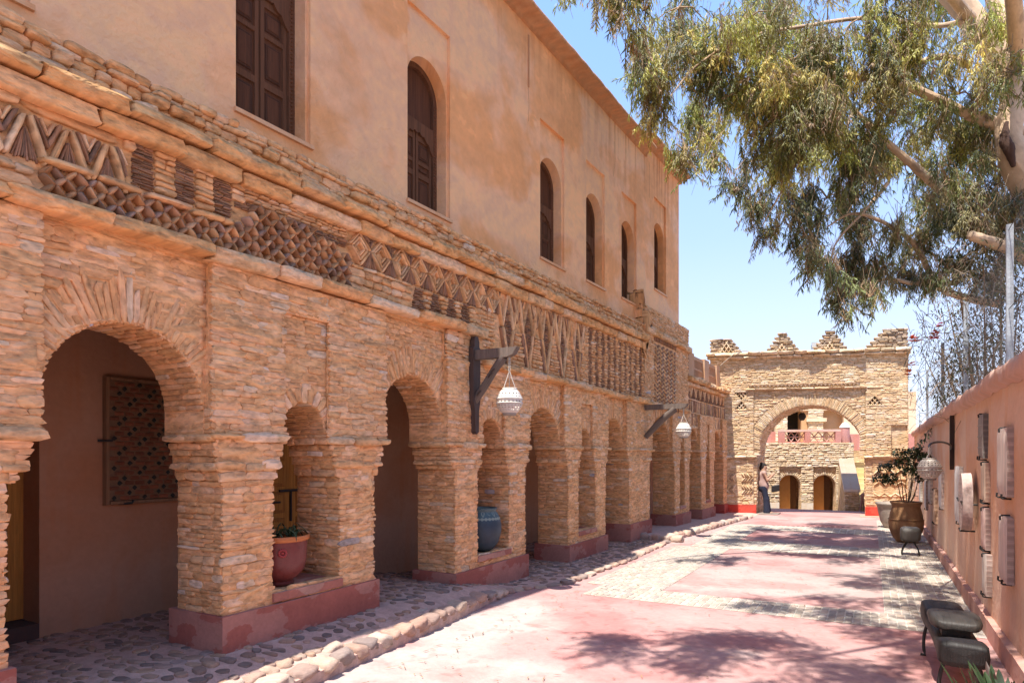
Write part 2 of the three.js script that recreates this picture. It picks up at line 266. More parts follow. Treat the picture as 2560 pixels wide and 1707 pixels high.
// the cobbled walk under and before the arches: level near us, dipping to the court, one step up again farther on
const KERB = [[-3.72, 3], [-3.74, -2], [-3.80, -3.8], [-3.87, -4.5], [-3.96, -5.8], [-4.12, -7.0], [-4.16, -7.75], [-3.92, -8.15], [-3.74, -8.6], [-3.70, -10.7], [-3.76, -13.2], [-3.80, -14.3], [-3.76, -15.3], [-3.52, -18.5], [-3.26, -21.4], [-3.25, -23.4]];
const along = (line, z) => { for (let k = 0; k < line.length - 1; k++) if (z <= line[k][1] && z >= line[k + 1][1]) return mix(line[k][0], line[k + 1][0], (line[k][1] - z) / (line[k][1] - line[k + 1][1])); return line[z > 0 ? 0 : line.length - 1][0]; };
const kerbX = (z) => along(KERB, z);
const walkY = (z, x = -4.6) => walk0(z) - (z > -14.25 ? 0.085 * sst(-4.5, -3.95, x) * sst(-8.6, -6.8, z) : 0);
const walk0 = (z) => z > -6.4 ? 0.10 : z > -8.3 ? mix(0.10, -0.125, sst(-6.4, -8.3, z)) : z > -14.25 ? mix(-0.125, -0.175, (-8.3 - z) / 6) : mix(-0.09, -0.22, clamp((-14.25 - z) / 8));
const walk = (() => {
  const b = new MB(), zs = []; for (let z = 3; z > -23.6; z -= 0.2) zs.push(z); zs.splice(zs.findIndex((z) => z < -14.25), 0, -14.249, -14.251);
  const N = 14;
  zs.forEach((z) => { for (let i = 0; i <= N; i++) { const x = mix(-7.2, kerbX(z) - 0.02, i / N), e = fbm(x * 3 + 50, z * 3 + 80, 999, 999, 17, 3) - 0.5; b.v(x, walkY(z, x) + e * 0.012 + (i === N ? -0.03 : 0), z, x, -z, [0.62 + e * 0.08, 0.40 + e * 0.06, 0.33 + e * 0.05]); } });
  for (let j = 0; j < zs.length - 1; j++) for (let i = 0; i < N; i++) { const q = j * (N + 1) + i; b.i.push(q, q + 1, q + N + 1, q + 1, q + N + 2, q + N + 1); }
  for (let j = 0; j < zs.length - 1; j++) { const xa = kerbX(zs[j]) - 0.02, xb = kerbX(zs[j + 1]) - 0.02; b.quad(V(xa, -0.4, zs[j]), V(xb, -0.4, zs[j + 1]), V(xb, walkY(zs[j + 1], -3.9) - 0.03, zs[j + 1]), V(xa, walkY(zs[j], -3.9) - 0.03, zs[j]), [0.6, 0.42, 0.36]); }
  return struct(b.build('cobbled_walk', M_.plain, scene));
})();
{
  const list = [], r = rng(91), cell = 0.135;
  for (let z = -2.2; z > -14.2; z -= cell) for (let x = -6.3; x < -3.9; x += cell) {
    const X = x + (r() - 0.5) * 0.07, Z = z + (r() - 0.5) * 0.07; if (X > kerbX(Z) - 0.3 || r() < 0.1) continue;
    const y = walkY(Z, X), a = (r() - 0.5) * 1.5, c = jit(pick([[0.34, 0.22, 0.17], [0.40, 0.25, 0.18], [0.24, 0.17, 0.145], [0.46, 0.29, 0.20], [0.36, 0.24, 0.20]], r), 0.3, r), sl = (walkY(Z - 0.05) - walkY(Z + 0.05)) / 0.1;
    list.push({ F: (u, v, n) => V(X + u, y + n + sl * v, Z - v), u: 0, v: 0, w: rr(0.08, 0.165, r), h: rr(0.055, 0.11, r), a, p: rr(0.006, 0.016, r), col: c, seed: Math.floor(r() * 1e9), n: 10, round: 0.85, emb: 0.02, ins: 0.72, jit: 0.35 });
  }
  emit(walk, list, 'cobble', 'cobbles', M_.plain, 300);
}
{ // kerb stones: two rows of rounded field stones, sinking to a flat edge where the walk meets the court
  const kerb = struct(thing('stone_kerb', 'row of rounded field stones edging the cobbled walk', 'kerb', [0, 0, 0]));
  delete kerb.userData.category; delete kerb.userData.label;
  const r = rng(123), pal = [[0.58, 0.37, 0.28], [0.62, 0.44, 0.33], [0.46, 0.31, 0.25], [0.64, 0.48, 0.38], [0.40, 0.30, 0.26], [0.55, 0.33, 0.25]];
  const boulder = (x, y, z, ax, ay, az, turn, col) => {
    const b = new MB(), g = new THREE.IcosahedronGeometry(1, 2), s = Math.floor(r() * 1e6), seen = new Map(); const P = g.attributes.position, ct = Math.cos(turn), st = Math.sin(turn);
    for (let k = 0; k < P.count; k++) {
      const px = P.getX(k), py = P.getY(k), pz = P.getZ(k), key = [px, py, pz].map((q) => q.toFixed(4)).join();
      if (!seen.has(key)) { const d = 0.88 + 0.6 * (fbm(px * 1.7 + 9 + s, py * 1.6 + pz * 1.3 + 9, 9999, 9999, s, 4, 0.6) - 0.5) * 1.6, e = (q) => Math.sign(q) * Math.pow(Math.abs(q), 0.72); const qx = e(px) * d * ax, qy = e(py) * d * ay, qz = e(pz) * d * az; seen.set(key, b.v(x + qx * ct + qz * st, y + qy, z - qx * st + qz * ct, px + pz + s % 7, py + s % 5, col)); }
      b.i.push(seen.get(key));
    }
    b.build('kerb_stone', M_.plain, kerb);
  };
  const put = (z, dx, h, L, W, y) => { const k = (kerbX(z - 0.15) - kerbX(z + 0.15)) / -0.3; boulder(kerbX(z) - dx + (r() - 0.5) * 0.03, y, z, W, h, L, Math.atan(k), jit(pick(pal, r), 0.2, r)); };
  for (let z = -1.6; z > -8.5;) { const L = rr(0.065, 0.15, r), f = sst(-8.5, -7.0, z), top = mix(pg(z) + 0.03, walkY(z, -3.9) + 0.03, f), h = mix(0.04, 0.066, f); z -= L; put(z, 0.10, h, L * 1.08, mix(0.08, 0.115, f), top - h * 0.85); z -= L; }
  for (let z = -1.7; z > -7.4;) { const L = rr(0.06, 0.13, r); z -= L; put(z, 0.29 + rr(-0.02, 0.03, r), 0.05, L, rr(0.06, 0.10, r), walkY(z, -4.15) - 0.025); z -= L; }
  for (let z = -8.5; z > -14;) { const L = rr(0.10, 0.2, r); z -= L; put(z, 0.1, 0.05, L, 0.10, walkY(z) + 0.0); z -= L; }
  for (let z = -14.25; z > -21.6;) { const L = rr(0.12, 0.22, r); z -= L; put(z, 0.12, 0.10, L, 0.14, walkY(z) - 0.03); z -= L; }
  for (let x = -4.6; x < -3.85;) { const L = rr(0.09, 0.16, r); x += L; boulder(x, walkY(-14.3) - 0.04, -14.24, L, 0.10, 0.13, 0, jit(pick(pal, r), 0.2, r)); x += L; }
}
{ // fallen leaves and grit blown over the court
  const m = new MB(), r = rng(2222);
  for (let k = 0; k < 900; k++) { const z = -3.2 - 18 * Math.pow(r(), 1.4), e = r() < 0.4 ? (r() < 0.5 ? rr(-3.6, -3.2, r) : rr(0.4, 0.98, r)) : rr(-3.5, 0.95, r), y = pg(z) + 0.013, a = r() * 6.28, L = r() < 0.5 ? rr(0.008, 0.018, r) : rr(0.03, 0.07, r), w = L < 0.02 ? L * 0.6 : 0.0045, c = jit(pick([[0.30, 0.18, 0.09], [0.20, 0.13, 0.08], [0.42, 0.27, 0.13], [0.16, 0.12, 0.08]], r), 0.3, r), X = Math.cos(a), Z = Math.sin(a), P = (u, v, h) => V(e + X * u - Z * v, y + h, z + Z * u + X * v); m.tri(P(-L, 0, 0), P(0, w, 0.004), P(L, 0, 0.003), c); m.tri(P(-L, 0, 0), P(L, 0, 0.003), P(0, -w, 0.004), c); }
  const o = m.build('leaf_litter', M_.plain, scene); o.userData.kind = 'stuff'; o.userData.label = 'dry fallen leaves and grit scattered over the pink paving'; o.userData.category = 'leaves';
}

// ---------------------------------------------------------------- the stone arcade on the left
// s runs along the front (0 beside the camera), y up, d out from the front; the front bends a little at s = 14
const XF = -4.589, BD = (() => { const L = Math.hypot(0.29, 9.3); return [0.29 / L, -9.3 / L]; })();
const lean = (s, y) => (s < 14.6 ? 0.026 * clamp(s - 2, 0, 13) * clamp((y - 3.0) / 1.2) : 0);   // the upper courses climb slightly
const MA = (s, y, d) => { y += lean(s, y); if (s <= 14) return V(XF + d, y, -s); const t = s - 14; return V(XF + BD[0] * t - BD[1] * d, y, -14 + BD[1] * t + BD[0] * d); };
const front = (d) => (u, v, n) => MA(u, v, d + n);
const sideNear = (s) => (u, v, n) => MA(s - n, v, u);             // faces the camera
const sideFar = (s) => (u, v, n) => MA(s + n, v, -u);
const DEP = 0.58;
const arcade = thing('arcade_building', 'long sandstone arcade with patterned stone frieze on the left side of the courtyard', 'building', [XF, 0.1, -8]);
const facePoly = (pts, holes, d0, d1, mb, col) => {                // a slab with the outline pts in (s, y)
  const sh = new THREE.Shape(pts.map(([a, b]) => new THREE.Vector2(a, b))); for (const h of holes) sh.holes.push(new THREE.Path(h.map(([a, b]) => new THREE.Vector2(a, b))));
  const g = new THREE.ExtrudeGeometry(sh, { depth: d1 - d0, bevelEnabled: false, curveSegments: 12 }), P = g.attributes.position, n0 = mb.n;
  for (let k = 0; k < P.count; k++) { const q = MA(P.getX(k), P.getY(k), d0 + P.getZ(k)); mb.v(q.x, q.y, q.z, P.getX(k) + P.getZ(k), P.getY(k), col); }
  for (let k = 0; k < P.count; k++) mb.i.push(n0 + k);
};
// each pier group: upper edges, lower edges, niche (lower edges, sill height) or none
const GR = [
  { u: [-3.5, 2.17], l: [-3.5, 1.97] },
  { u: [3.39, 5.50], l: [3.49, 5.30], n: [3.98, 4.81], sill: 0.49 },
  { u: [6.68, 8.88], l: [6.84, 8.72], n: [7.36, 8.24], sill: 0.36 },
  { u: [10.18, 12.27], l: [10.33, 12.11], n: [10.76, 11.60], sill: 0.34 },
  { u: [13.40, 15.14], l: [13.56, 14.93] },
  { u: [16.76, 18.44], l: [16.92, 18.29], n: [17.36, 17.88], sill: 0.35 },
  { u: [19.46, 21.24], l: [19.58, 21.12], n: [20.08, 20.62], sill: 0.35 },
  { u: [22.30, 23.30], l: [22.40, 23.30] },
];
const corb = (y) => (y < 1.52 ? 0 : y < 1.62 ? 0.3 : y < 1.70 ? 0.5 : y < 1.83 ? 0.72 : 1);
const topY = (s) => (s < 7.5 ? 3.22 : 2.90);
const low = (z) => walkY(z) - 0.05;
const stonesA = [], voussA = [];
{
  const core = new MB(), skinM = new MB();
  for (const g of GR) {
    const L = (y) => mix(g.l[0], g.u[0], corb(y)), Rr = (y) => mix(g.l[1], g.u[1], corb(y)), sMid = (g.u[0] + g.u[1]) / 2, y0 = low(-sMid) - 0.3, T0 = topY(sMid);
    // niche: the opening narrows above its imposts to a small round arch under a shallow square recess
    let nl, nr, na, ns, nTop;
    if (g.n) { const w = g.n[1] - g.n[0], o = w > 0.6 ? 0.155 : 0.1; ns = 1.93; na = (w - 2 * o) / 2; nl = (y) => g.n[0] + o * corb(y + 0.02), nr = (y) => g.n[1] - o * corb(y + 0.02); nTop = ns + na; g.nc = (g.n[0] + g.n[1]) / 2; g.na = na; g.ns = ns; g.rec = [g.nc - na - 0.02, g.nc + na + 0.02, Math.min(2.98, T0 - 0.25)]; }
    const ys = [1.52, 1.62, 1.70, 1.83], out = [];
    const stepUp = (f) => { const p = [[f(1), y0]]; for (const y of ys) { p.push([f(y - 0.001), y]); p.push([f(y + 0.001), y]); } p.push([f(3), T0]); return p; };
    out.push(...stepUp(Rr).reverse().reverse(), ...stepUp(L).reverse());
    const holes = [];
    if (g.n) { const h = [[nl(1), g.sill]]; h.push([nr(1), g.sill]); for (const y of ys) { h.push([nr(y - 0.021), y - 0.02]); h.push([nr(y - 0.019), y - 0.02]); } for (let k = 0; k <= 14; k++) { const a = (k / 14) * Math.PI; h.push([g.nc + na * Math.cos(a), ns + na * Math.sin(a)]); } for (const y of [...ys].reverse()) { h.push([nl(y - 0.019), y - 0.02]); h.push([nl(y - 0.021), y - 0.02]); } holes.push(h); }
    facePoly(out, holes, -DEP, -0.05, core, MORTAR);
    // the front skin carries the square recess over the niche
    const skin = holes.length ? (() => { const h = holes[0].filter(([, y]) => y < ns - 0.001), i = h.findIndex(([x], k) => k > 0 && x < g.nc && k > 2); const right = h.slice(0, i), left = h.slice(i); return [[...right, [g.rec[1], ns], [g.rec[1], g.rec[2]], [g.rec[0], g.rec[2]], [g.rec[0], ns], ...left]]; })() : [];
    facePoly(out, skin, -0.05, 0, core, MORTAR);
    const hasP = -sMid < -0;
    const yp = walkY(-sMid) + (g.n ? 0.30 : 0.31), spans = (y) => { if (!g.n || y < g.sill) return [[L(y), Rr(y)]]; if (y < ns) return [[L(y), nl(y)], [nr(y), Rr(y)]]; if (y < g.rec[2]) return [[L(y), g.rec[0]], [g.rec[1], Rr(y)]]; return [[L(y), Rr(y)]]; };
    const rows = courses(stonesA, front(0), yp - 0.02, T0, (y) => spans(y).map(([a, b]) => [Math.max(a - 0.012, -1), b + 0.012]));
    if (g.u[1] > 0) smear(skinM, front(0), Math.max(g.u[0], -0.8), g.u[1], yp, T0, spans, 600 + Math.round(sMid));
    if (g.n) { // the back of the square recess, above the little arch
      courses(stonesA, front(-0.05), ns + 0.02, g.rec[2], (y) => { const q = y - ns, e = q < na + 0.10 ? Math.sqrt(Math.max(0, (na + 0.10) ** 2 - q * q)) : 0; return e ? (na + 0.02 - e > 0.03 ? [[g.rec[0], g.nc - e], [g.nc + e, g.rec[1]]] : []) : [[g.rec[0], g.rec[1]]]; }, { p: [0.003, 0.014] });
      for (let k = 0; k < 13; k++) { const a = ((k + 0.5) / 13) * Math.PI; voussA.push({ F: front(-0.05), u: g.nc + (na + 0.07) * Math.cos(a), v: ns + (na + 0.07) * Math.sin(a), a: a, w: rr(0.12, 0.17), h: (na + 0.05) * Math.PI / 13, p: rr(0.008, 0.02), col: stoneCol(), seed: seedN++ * 77, n: 8 }); }
      // round soffit of the little arch
      for (let k = 0; k < 9; k++) for (let j = 0; j < 3; j++) { const a = ((k + 0.5) / 9) * Math.PI; stonesA.push({ F: ((a2) => (u, v, n) => MA(g.nc + (na - n) * Math.cos(a2 + v), ns + (na - n) * Math.sin(a2 + v), -0.07 - u))(a), u: 0.08 + j * 0.17, v: 0, w: 0.19, h: Math.PI / 9 * 0.97, p: rr(0.004, 0.014), col: stoneCol(), seed: seedN++ * 31, n: 8 }); }
    }
    // stones on the sides of the pier and of the niche, in the same courses
    const r = rng(Math.round(sMid * 100));
    for (const [y, h] of rows) {
      const ym = y + h / 2; if (ym > 2.0) { if (ym > 2.05) break; }
      const put = (F, sgn) => { let d = -DEP + 0.01; while (d < -0.02) { let w = rr(0.1, 0.3, r); if (-0.02 - d - w < 0.07) w = -0.005 - d; stonesA.push({ F, u: sgn * (d + w / 2), v: ym, w: w * 1.0, h: h * rr(0.9, 1.04, r), p: rr(0.003, 0.022, r), a: (r() - 0.5) * 0.08, col: stoneCol(r), ins: 0.88, jit: 0.34, seed: Math.floor(r() * 1e9), n: 9 }); d += w; } };
      put(sideNear(L(ym)), 1); if (g.u[1] < 23) put(sideFar(Rr(ym)), -1);
      if (g.n && ym > g.sill && ym < ns) { put(sideNear(nr(ym)), 1); put(sideFar(nl(ym)), -1); }
    }
    // lip stones along the imposts
    for (const [yy, pr] of [[1.83, 0.05], [1.60, 0.03]]) for (const [a, b] of (g.n ? [[L(yy + 0.02) - 0.03, nl(yy + 0.02) + 0.02], [nr(yy + 0.02) - 0.02, Rr(yy + 0.02) + 0.03]] : [[Math.max(L(yy + 0.02), -0.5) - 0.03, Rr(yy + 0.02) + 0.03]])) {
      let x = a; while (x < b - 0.02) { let w = rr(0.16, 0.42, r); if (b - x - w < 0.12) w = b - x; stonesA.push({ F: front(0), u: x + w / 2, v: yy + (r() - 0.5) * 0.035, w, h: rr(0.04, 0.09, r), p: pr * rr(0.6, 1.2, r), a: (r() - 0.5) * 0.03, col: jit(pick([[0.92, 0.58, 0.31], [0.90, 0.52, 0.25], [0.92, 0.66, 0.42]], r), 0.12, r), seed: Math.floor(r() * 1e9), n: 10 }); x += w; }
      const d0 = -DEP; let d = d0; while (d < 0) { let w = rr(0.16, 0.34, r); if (-d - w < 0.1) w = -d; stonesA.push({ F: sideNear(L(yy + 0.02)), u: d + w / 2, v: yy, w, h: rr(0.05, 0.075, r), p: pr * rr(0.6, 1.2, r), col: jit([0.91, 0.57, 0.30], 0.12, r), seed: Math.floor(r() * 1e9), n: 10 }); d += w; }
    }
    // painted plinth and sill
    const pw = walkY(-sMid), e = 0.05, near = g.u[1] > 22;
    { const b = new MB(), red = near ? [0.48, 0.09, 0.07] : [0.44, 0.20, 0.16]; const FB = (u, v, n) => MA(u, v + Math.min(0, 0), n);
      const lo0 = walkY(-g.l[0]) - 0.06, lo1 = walkY(-g.l[1]) - 0.06, lo = Math.min(lo0, lo1);
      b.box(FB, g.l[0] - e, Math.min(g.l[1] + e, 23.3), lo, yp, -DEP - e, e, red, 0.006); b.build('plinth', M_.paint, arcade); }
    if (g.n) { const b = new MB(); b.box((u, v, n) => MA(u, v, n), g.n[0] - 0.01, g.n[1] + 0.015, g.sill - 0.085, g.sill + 0.004, -DEP + 0.03, 0.035, [0.50, 0.27, 0.21], 0.006); b.build('sill', M_.paint, arcade); }
  }
  // arches between the groups: thin wall over each opening, voussoirs and soffit
  for (let k = 0; k < GR.length - 1; k++) {
    const a = GR[k].u[1], b = GR[k + 1].u[0], c = (a + b) / 2, rad = Math.max(0.42, (b - a) / 2 - 0.02), sp = [2.05, 2.06, 1.84, 1.93, 1.86, 2.0, 2.0][k], T0 = k === 1 ? 3.22 : topY(c), dS = -0.085, N = 22;
    const pts = [[a - 0.05, T0], [a - 0.05, 1.85], [c - rad, 1.85]]; for (let q = 0; q <= N; q++) { const f = Math.PI - (q / N) * Math.PI; pts.push([c + rad * Math.cos(f), sp + rad * Math.sin(f)]); } pts.push([c + rad, 1.85], [b + 0.05, 1.85], [b + 0.05, T0]);
    facePoly(pts, [], -DEP, dS, core, MORTAR);
    GR[k].arch = { c, rad, sp };
    const ro = rad + 0.3;
    courses(stonesA, front(dS), 1.86, T0, (y) => { const q = y - sp, e = q <= 0 ? ro : q < ro ? Math.sqrt(ro * ro - q * q) : 0; return e ? [[a, c - e], [c + e, b]].filter(([x, z]) => z - x > 0.03) : [[a, b]]; }, { p: [0.004, 0.02] });
    smear(skinM, front(dS), a, b, 1.9, T0, (y) => { const q = y - sp, e = q <= 0 ? rad : q < rad ? Math.sqrt(rad * rad - q * q) : 0; return e ? [[a, c - e], [c + e, b]] : [[a, b]]; }, 650 + k);
    const nv = Math.round(rad * 76);
    for (let q = 0; q < nv; q++) { const f = ((q + 0.5) / nv) * Math.PI, l = rr(0.22, 0.42); if (Math.abs(Math.cos(f)) > 0.93 || (rad + l) * Math.abs(Math.cos(f)) > (b - a) / 2 + 0.12) continue; voussA.push({ F: front(dS), u: c + (rad + 0.01 + l / 2) * Math.cos(f), v: sp + (rad + l / 2) * Math.sin(f), a: f + (R() - 0.5) * 0.06, w: l, h: (rad + l * 0.5) * Math.PI / nv * rr(0.8, 1), p: rr(0.006, 0.024), col: stoneCol(), seed: seedN++ * 77, n: 9, jit: 0.34 }); }
    for (let q = 0; q < Math.round(nv * 0.9); q++) { const f = ((q + 0.5) / Math.round(nv * 0.9)) * Math.PI; let d = dS; while (d > -DEP + 0.02) { let w = rr(0.12, 0.32); if (d - w < -DEP + 0.08) w = d + DEP; const dc = d - w / 2; stonesA.push({ F: (u, v, n) => MA(c + (rad - n) * Math.cos(f + v / rad), sp + (rad - n) * Math.sin(f + v / rad), dc - u), u: 0, v: 0, w, h: Math.PI * rad / Math.round(nv * 0.9) * rr(0.92, 1.05), p: rr(0.004, 0.02), col: stoneCol(), seed: seedN++ * 53, n: 8 }); d -= w; } }
  }
  // frieze wall, terrace slab, inner wall with its doorways, ceiling
  facePoly([[-3.5, 3.2], [6.66, 3.2], [6.66, 2.88], [14.62, 2.88], [14.62, 4.40], [-3.5, 4.40]], [], -DEP, -0.045, core, MORTAR);
  facePoly([[14.62, 2.88], [18.3, 2.88], [18.3, 5.2], [14.62, 5.2]], [], -DEP, -0.03, core, MORTAR);
  facePoly([[18.28, 2.48], [23.6, 2.48], [23.6, 3.95], [18.28, 3.95]], [], -DEP - 0.1, -0.10, core, MORTAR);
  core.build('wall', M_.stone, arcade); skinM.build('mortar_skin', M_.stone, arcade);
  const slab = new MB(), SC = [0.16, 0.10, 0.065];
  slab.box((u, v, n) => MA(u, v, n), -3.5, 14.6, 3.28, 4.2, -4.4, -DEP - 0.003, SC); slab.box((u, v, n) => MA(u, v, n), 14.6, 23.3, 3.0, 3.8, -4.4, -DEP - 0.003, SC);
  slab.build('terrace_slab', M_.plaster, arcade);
}
emit(arcade, stonesA, 'stone', 'stones', M_.stone, 300);
emit(arcade, voussA, 'voussoir', 'voussoirs', M_.stone, 240);

// ---- ledges and the coarse course that tops the front
{
  const list = [], r = rng(400), LC = [[0.92, 0.53, 0.24], [0.90, 0.49, 0.21], [0.92, 0.60, 0.34]];
  const ledge = (s0, s1, y, h, p, d = 0, ws = [0.4, 0.95]) => { let x = s0; while (x < s1 - 0.05) { let w = rr(ws[0], ws[1], r); if (s1 - x - w < 0.3) w = s1 - x; list.push({ F: front(d), u: x + w / 2, v: y + (r() - 0.5) * 0.018, w: w * 1.0, h: h * rr(0.85, 1.15, r), p: p * rr(0.8, 1.15, r), a: (r() - 0.5) * 0.02, col: jit(pick(LC, r), 0.14, r), seed: Math.floor(r() * 1e9), n: 18, round: 0.22, ins: 0.9, emb: 0.05, jit: 0.17 }); x += w; } };
  ledge(-0.5, 7.56, 3.285, 0.105, 0.09); ledge(7.5, 14.62, 2.935, 0.10, 0.10, 0, [0.3, 0.7]); ledge(14.6, 18.3, 2.93, 0.08, 0.06, 0, [0.3, 0.6]);
  ledge(-0.5, 14.6, 3.955, 0.11, 0.065); ledge(-0.5, 14.6, 4.085, 0.10, 0.105); ledge(18.3, 23.4, 2.52, 0.09, 0.04, -0.08, [0.3, 0.7]);
  ledge(18.2, 23.6, 3.72, 0.10, 0.08, -0.08, [0.3, 0.6]); ledge(18.2, 23.6, 3.86, 0.14, 0.17, -0.08, [0.25, 0.5]); ledge(18.3, 23.4, 3.30, 0.035, 0.02, -0.08, [0.3, 0.6]); ledge(18.3, 23.4, 2.92, 0.035, 0.02, -0.08, [0.3, 0.6]);
  ledge(14.55, 18.36, 4.62, 0.14, 0.08, 0, [0.4, 0.8]);
  emit(arcade, list, 'ledge_stone', 'ledge_stones', M_.ledge, 260);
  const top = [];
  courses(top, front(-0.045), 4.14, 4.40, () => [[-0.5, 14.6]], { h: [0.035, 0.085], w: [0.07, 0.26], p: [0.03, 0.075], gw: 0.97, gh: 0.95, n: 10, round: 0.45, ins: 0.86, emb: 0.04, tilt: 0.16 });
  for (let s = -0.4; s < 14.6;) { const w = rr(0.1, 0.3, r); top.push({ F: (u, v, n) => MA(s + w / 2 + u, 4.385 + n, -0.16 - v), u: 0, v: 0, w, h: rr(0.16, 0.3, r), p: rr(0.01, 0.03, r), col: stoneCol(r), seed: Math.floor(r() * 1e9), n: 9, emb: 0.03 }); s += w; }
  courses(top, front(-0.03), 4.70, 5.2, () => [[14.6, 18.3]], { h: [0.035, 0.07], p: [0.01, 0.03] });
  courses(top, (u, v, n) => MA(14.62 - n, v, u), 4.3, 5.2, () => [[-0.6, -0.02]], { h: [0.04, 0.08], p: [0.01, 0.035] });
  emit(arcade, top, 'coping_stone', 'coping_stones', M_.ledge, 200);
}
// ---- patterned frieze
{
  const st = [], sl = [], lat = [], r = rng(500), S = (c) => jit(c, 0.22, r);
  const LIGHT = () => S(pick([[0.90, 0.54, 0.27], [0.86, 0.49, 0.24], [0.91, 0.60, 0.34]], r)), DARK = () => S(pick(DARKS, r));
  const bar = (l, u0, v0, u1, v1, w, p, col, d = -0.045, o = {}) => l.push({ F: front(d), u: (u0 + u1) / 2, v: (v0 + v1) / 2, w: Math.hypot(u1 - u0, v1 - v0), h: w, a: Math.atan2(v1 - v0, u1 - u0), p, col, seed: Math.floor(r() * 1e9), n: 8, round: 0.45, emb: 0.03, jit: 0.16, ...o });
  const fan = (u0, v0, ua, ub, v1, n, p = 0.03, col = DARK) => { for (let k = 0; k <= n; k++) { const x = mix(ua, ub, k / n), f = rr(0.0, 0.12, r); bar(sl, mix(u0, x, f), mix(v0, v1, f), x, v1 + rr(-0.01, 0.01, r), Math.abs(ub - ua) / n * 0.62 + 0.004, p * rr(0.6, 1.2, r), col(), -0.045, { n: 6 }); } };
  const fill = (y0, y1, spans, o) => courses(st, front(-0.045), y0, y1, spans, { h: [0.03, 0.07], w: [0.08, 0.26], p: [0.025, 0.055], gw: 0.95, gh: 0.9, n: 9, emb: 0.03, ...o });
  const thin = (y0, y1, spans) => courses(sl, front(-0.045), y0, y1, spans, { h: [0.010, 0.022], w: [0.05, 0.16], p: [0.012, 0.04], gw: 0.96, gh: 0.85, n: 6, emb: 0.03, col: () => DARK() });
  // long pale course under the ledge, stones under the first triangles
  fill(3.83, 3.91, () => [[-0.5, 2.78]], { h: [0.07, 0.09], w: [0.3, 0.6] });
  fill(3.345, 3.50, () => [[-0.5, 2.14]], { h: [0.05, 0.09], w: [0.15, 0.4] });
  // triangles of two bars round a fan of slates
  for (let k = -8; k <= 2; k++) { const c = 2.09 + 0.25 * k, b = 3.52, t = 3.81, w = 0.118; fan(c, t - 0.07, c - w * 0.62, c + w * 0.62, b + 0.01, 8); for (const q of [-1, 1]) { bar(st, c + q * 0.012, t, c + q * w, b, 0.036, 0.06, LIGHT()); bar(st, c + q * 0.05, t + 0.01, c + q * (w + 0.012), b + 0.12, 0.028, 0.045, DARK()); bar(st, c + q * 0.085, t + 0.01, c + q * (w + 0.01), b + 0.2, 0.022, 0.04, LIGHT()); } }
  // lattice of tapered half-round tiles: a low strip that rises to a stepped field
  const cell = 0.066, vh = 0.062;
  const inLat = (u, v) => u > 2.14 && u < 4.92 && v > 3.345 && (u < 3.6 ? v < 3.53 - 0.0 : v < 3.345 + 0.19 + 0.24 * sst(3.55, 3.85, u) - 0.10 * sst(4.3, 4.9, u));
  for (let i = 0; i < 60; i++) for (let j = 0; j < 10; j++) {
    const u = 2.14 + i * cell, v = 3.345 + j * vh + vh / 2; if (!inLat(u, v)) continue;
    const up = (i + j) % 2 ? 1 : -1; bar(lat, u - cell * 0.46, v - up * vh * 0.55, u + cell * 0.46, v + up * vh * 0.55, 0.040, rr(0.06, 0.09, r), S(pick([[0.62, 0.32, 0.15], [0.52, 0.28, 0.15], [0.42, 0.26, 0.18], [0.74, 0.42, 0.21]], r)), -0.043, { round: 0.7, ins: 0.55, n: 10 });
  }
  fill(3.535, 3.59, () => [[2.16, 3.56]], { h: [0.04, 0.055], w: [0.2, 0.42], p: [0.07, 0.10] });
  // columns of pale and of dark stone
  for (let k = 0; k < 6; k++) { const a = 2.76 + k * 0.165, f = (y) => (a > 3.5 && y < 3.76 ? [] : [[a, Math.min(a + 0.165, 3.72)]]); if (k % 2) fill(3.6, 3.91, f, { w: [0.09, 0.17], h: [0.03, 0.06] }); else thin(3.6, 3.91, f); }
  fill(3.80, 3.91, () => [[3.7, 4.92]], { h: [0.02, 0.04], w: [0.07, 0.2] }); thin(3.72, 3.80, () => [[3.62, 4.92]]);
  // lozenges
  for (let k = 0; k < 9; k++) {
    const c = 5.10 + k * 0.335, w = 0.155, m = 3.765, t = 3.91, b = 3.60;
    for (const q of [-1, 1]) { for (let e = 0; e < 3; e++) { const z = 1 - e * 0.27; bar(st, c, m + (t - m) * z, c + q * w * z, m, 0.022, 0.055 - e * 0.004, LIGHT()); bar(st, c, m - (m - b) * z, c + q * w * z, m, 0.022, 0.055 - e * 0.004, LIGHT()); } }
    fan(c + 0.1675, m + 0.0, c + 0.06, c + 0.275, b - 0.005, 9, 0.035); for (let e = 0; e < 5; e++) for (const q of [-1, 1]) bar(sl, c + 0.1675, t - e * 0.028 - 0.02, c + 0.1675 + q * (0.135 - e * 0.027), t - e * 0.006 + 0.0, 0.018, rr(0.02, 0.045, r), DARK(), -0.045, { n: 6 });
  }
  fill(3.345, 3.60, () => [[4.94, 5.98]], { h: [0.04, 0.08], p: [0.03, 0.05], gw: 0.99, gh: 1.0 });
  for (let k = 0; k < 4; k++) { const c = 6.12 + k * 0.33; thin(3.345, 3.585, (y) => { const e = mix(0.13, 0.06, (y - 3.345) / 0.24); return [[c - e, c + e]]; }); fill(3.345, 3.585, (y) => { const e = mix(0.03, 0.10, (y - 3.345) / 0.24); return [[c + 0.165 - e, c + 0.165 + e]]; }, { w: [0.06, 0.2], h: [0.035, 0.06] }); }
  fill(3.345, 3.59, () => [[7.3, 7.5]]); courses(st, front(-0.02), 2.88, 3.24, () => [[6.66, 7.52]], { p: [0.008, 0.025] }); fill(2.99, 3.91, (y) => [[7.5, 7.86]].concat(y > 3.6 ? [] : [[7.28, 7.5]].filter(() => y > 3.35)), { p: [0.02, 0.04] });
